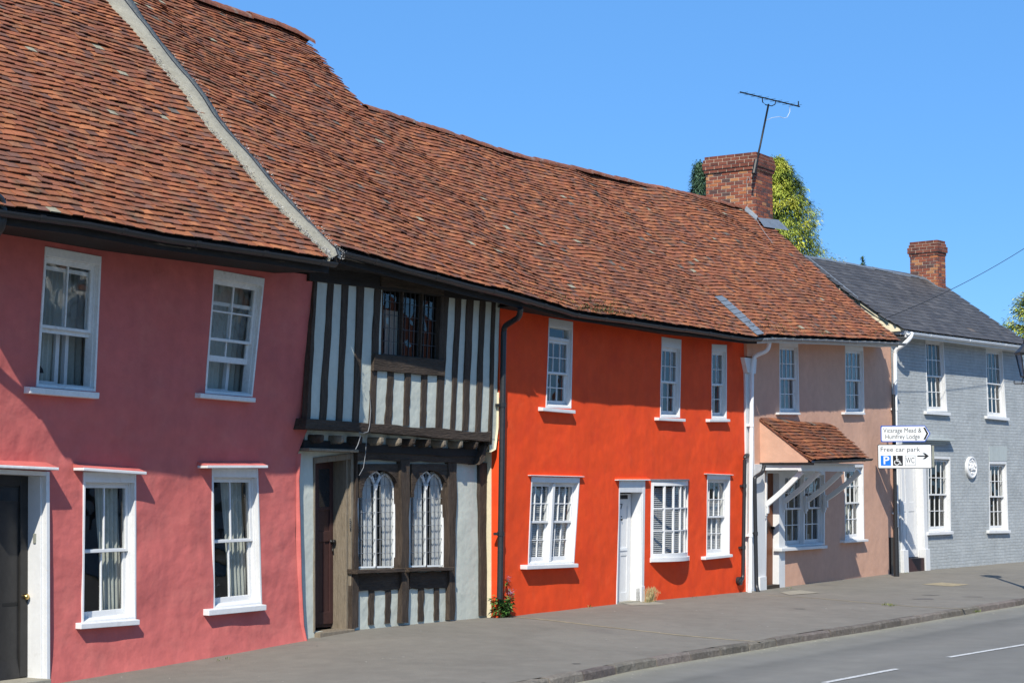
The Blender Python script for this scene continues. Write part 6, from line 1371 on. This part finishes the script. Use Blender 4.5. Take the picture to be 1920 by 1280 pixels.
for i in range(150):
    c = gp+Vector((R.gauss(0, .10), R.uniform(-.05, .03), 0)); h_ = R.uniform(.08, .30); ln_ = Vector((R.uniform(-.25, .45), R.uniform(-.3, .05), 1)).normalized(); s = Vector((.7, -.7, 0))*.003; m_ = c+ln_*h_*.6; t_ = c+ln_*h_+Vector((.02, 0, -.01)); col = R.choice([(.35, .27, .13), (.28, .22, .10), (.42, .34, .18)]) if h_ > .12 else (.10, .14, .04)
    f.add([c-s, c+s, m_+s, m_-s, t_], [(0, 1, 2, 3), (3, 2, 4)], col)
    if h_ > .2: f.add([t_-s*2-Vector((0, 0, .05)), t_+s*2-Vector((0, 0, .05)), t_], [(0, 1, 2)], col)
tag(f.build('dry_grass_tuft', M['leaf']), 'tuft of straw-coloured grass growing beside the white door', 'plant')
mo = MB()          # moss and small plants on the tile edges
for i in range(420):
    u = R.uniform(22.7, 38.2) if i % 3 else R.gauss(24.9, .5)*1. ; v = abs(R.gauss(0, .22)); dens = nz(u, v, 2, .9)
    if dens < -.05 and i % 3: continue
    c = main.P(u, v, .055)
    for j in range(3): leafmesh(mo, c+Vector((R.gauss(0, .03), R.gauss(0, .02), 0)), (R.uniform(-1, 1), R.uniform(-1, .3), R.uniform(.2, 1)), R.uniform(.02, .05), .02, R.choice([(.10, .12, .03), (.13, .13, .05), (.07, .08, .03), (.05, .05, .03)]), .1)
mo = mo.build('roof_moss', M['leaf']); mo['kind'] = 'stuff'; mo['label'] = 'clumps of moss along the tile eaves'; mo['category'] = 'moss'
ws = MB()          # small weeds in the joints and along the wall foot
for (x, y, n_) in ((1672, 1130, 40), (1660, 1129, 20), (1832, 1140, 34), (1240, 1124, 12), (925, 1158, 30), (960, 1153, 16), (1300, 1120, 8), (1480, 1101, 10), (845, 1163, 10), (700, 1177, 8), (1105, 1142, 9), (1700, 1073, 9), (1790, 1062, 10), (1860, 1057, 10), (420, 1228, 10)):
    c0 = onZ(x, y, 0)
    for k in range(n_):
        c = c0+Vector((R.gauss(0, .07), R.gauss(0, .025), 0)); c.z = pz(c.x, c.y); leafmesh(ws, c, (R.uniform(-.8, .8), R.uniform(-.8, .4), R.uniform(.4, 1.4)), R.uniform(.03, .08), R.uniform(.006, .014), R.choice([(.12, .17, .04), (.16, .20, .05), (.20, .20, .07), (.09, .13, .03)]), .2)
ws = ws.build('pavement_weeds', M['leaf']); ws['kind'] = 'stuff'; ws['label'] = 'small weeds growing in pavement joints and along the wall feet'; ws['category'] = 'weeds'
db = MB()          # grit along the kerb, scattered specks on the pavement
for i in range(2600):
    u = R.uniform(13, 45); y = ky(u)-.02-abs(R.gauss(0, .16)) if i % 3 else R.uniform(ky(u)+.2, -.05)
    z = ZR+.012 if i % 3 else pz(u, y); r_ = R.uniform(.006, .016) if i % 3 else R.uniform(.004, .011); g = R.uniform(.15, .5); db.add([Vector((u, y, z))+Vector((R.uniform(-1, 1)*r_, R.uniform(-1, 1)*r_, R.uniform(0, .5)*r_)) for _ in range(4)], [(0, 1, 2, 3)], (g, g*.93, g*.78))
for i in range(120):
    u = R.uniform(13, 44); y = R.uniform(ky(u)+.25, -.1); z = pz(u, y)+.003; r_ = R.uniform(.010, .022); n_ = 7; g = R.choice([.42, .36, .30, .08])
    db.add([(u+r_*math.cos(2*math.pi*k/n_)*R.uniform(.7, 1.2), y+r_*math.sin(2*math.pi*k/n_)*R.uniform(.7, 1.2), z) for k in range(n_)], [tuple(range(n_))], (g, g*.96, g*.88))
db = db.build('street_grit', M['leaf']); db['kind'] = 'stuff'; db['label'] = 'pale grit and crumbs along the kerb and on the pavement'; db['category'] = 'grit'
# ================================================================= houses across the road (seen only as reflections in the window glass)
def opp(x0, x1, y, hgt, label, m, roofh=3.2):
    t = thing('house', label, 'house', ((x0+x1)/2, y-3, 0), 'houses across the road'); mb = MB(); mb.box((x0, y-7, -.3), (x1, y, hgt)); mb.build('wall', m, t)
    rm = MB(); rm.add([(x0-.2, y+.35, hgt-.15), (x1+.2, y+.35, hgt-.15), (x1+.2, y-3.5, hgt+roofh), (x0-.2, y-3.5, hgt+roofh), (x0-.2, y-7.3, hgt-.15), (x1+.2, y-7.3, hgt-.15)], [(0, 1, 2, 3), (3, 2, 5, 4), (0, 3, 4), (1, 5, 2)]); rm.build('roof', M['opproof'], t)
    n = int((x1-x0)/2.2)
    for k in range(n):
        for z in (.9, 3.2):
            cx_ = x0+(k+.5)*(x1-x0)/n
            if z+1.5 < hgt: wm_ = MB(); wm_.box((cx_-.5, y-.05, z), (cx_+.5, y+.03, z+1.35)); w_ = wm_.build('window', M['white'], t); gm_ = MB(); gm_.box((cx_-.42, y, z+.08), (cx_+.42, y+.036, z+1.27)); gm_.build('pane', M['darkglass'], w_)
ng = thing('house', 'cream rendered neighbouring house beyond the left end of the row', 'house', (8, 2, 0)); nb_ = MB(); nb_.box((3, .25, -.3), (11.93, 7.5, 5.3)); nb_.build('wall', M['cream'], ng)
nb_ = MB(); nb_.add([(2.9, .05, 5.25), (11.94, .05, 5.25), (11.94, 3.9, 8.9), (2.9, 3.9, 8.9), (2.9, 7.8, 5.25), (11.94, 7.8, 5.25)], [(0, 1, 2, 3), (3, 2, 5, 4), (0, 3, 4), (1, 5, 2), (0, 4, 5, 1)]); nb_.build('roof', M['opproof'], ng)
for x_, z_ in ((5, .9), (8.5, .9), (5, 3.3), (8.5, 3.3)):
    nb_ = MB(); nb_.box((x_, .21, z_), (x_+1, .3, z_+1.4)); w_ = nb_.build('window', M['white'], ng); nb_ = MB(); nb_.box((x_+.08, .2, z_+.08), (x_+.92, .29, z_+1.32)); nb_.build('pane', M['darkglass'], w_)
opp(22, 31, -21, 5.0, 'white rendered house across the road with a red tiled roof', M['oppwhite'])
opp(33, 41, -20.5, 4.8, 'white house across the road beyond a narrow gap', M['oppwhite'])
opp(47, 58, -25, 5.2, 'buff rendered house across the road at the bend', M['conc'])
opp(63, 78, -34, 5.4, 'long white house far down the opposite side of the road', M['oppwhite'])
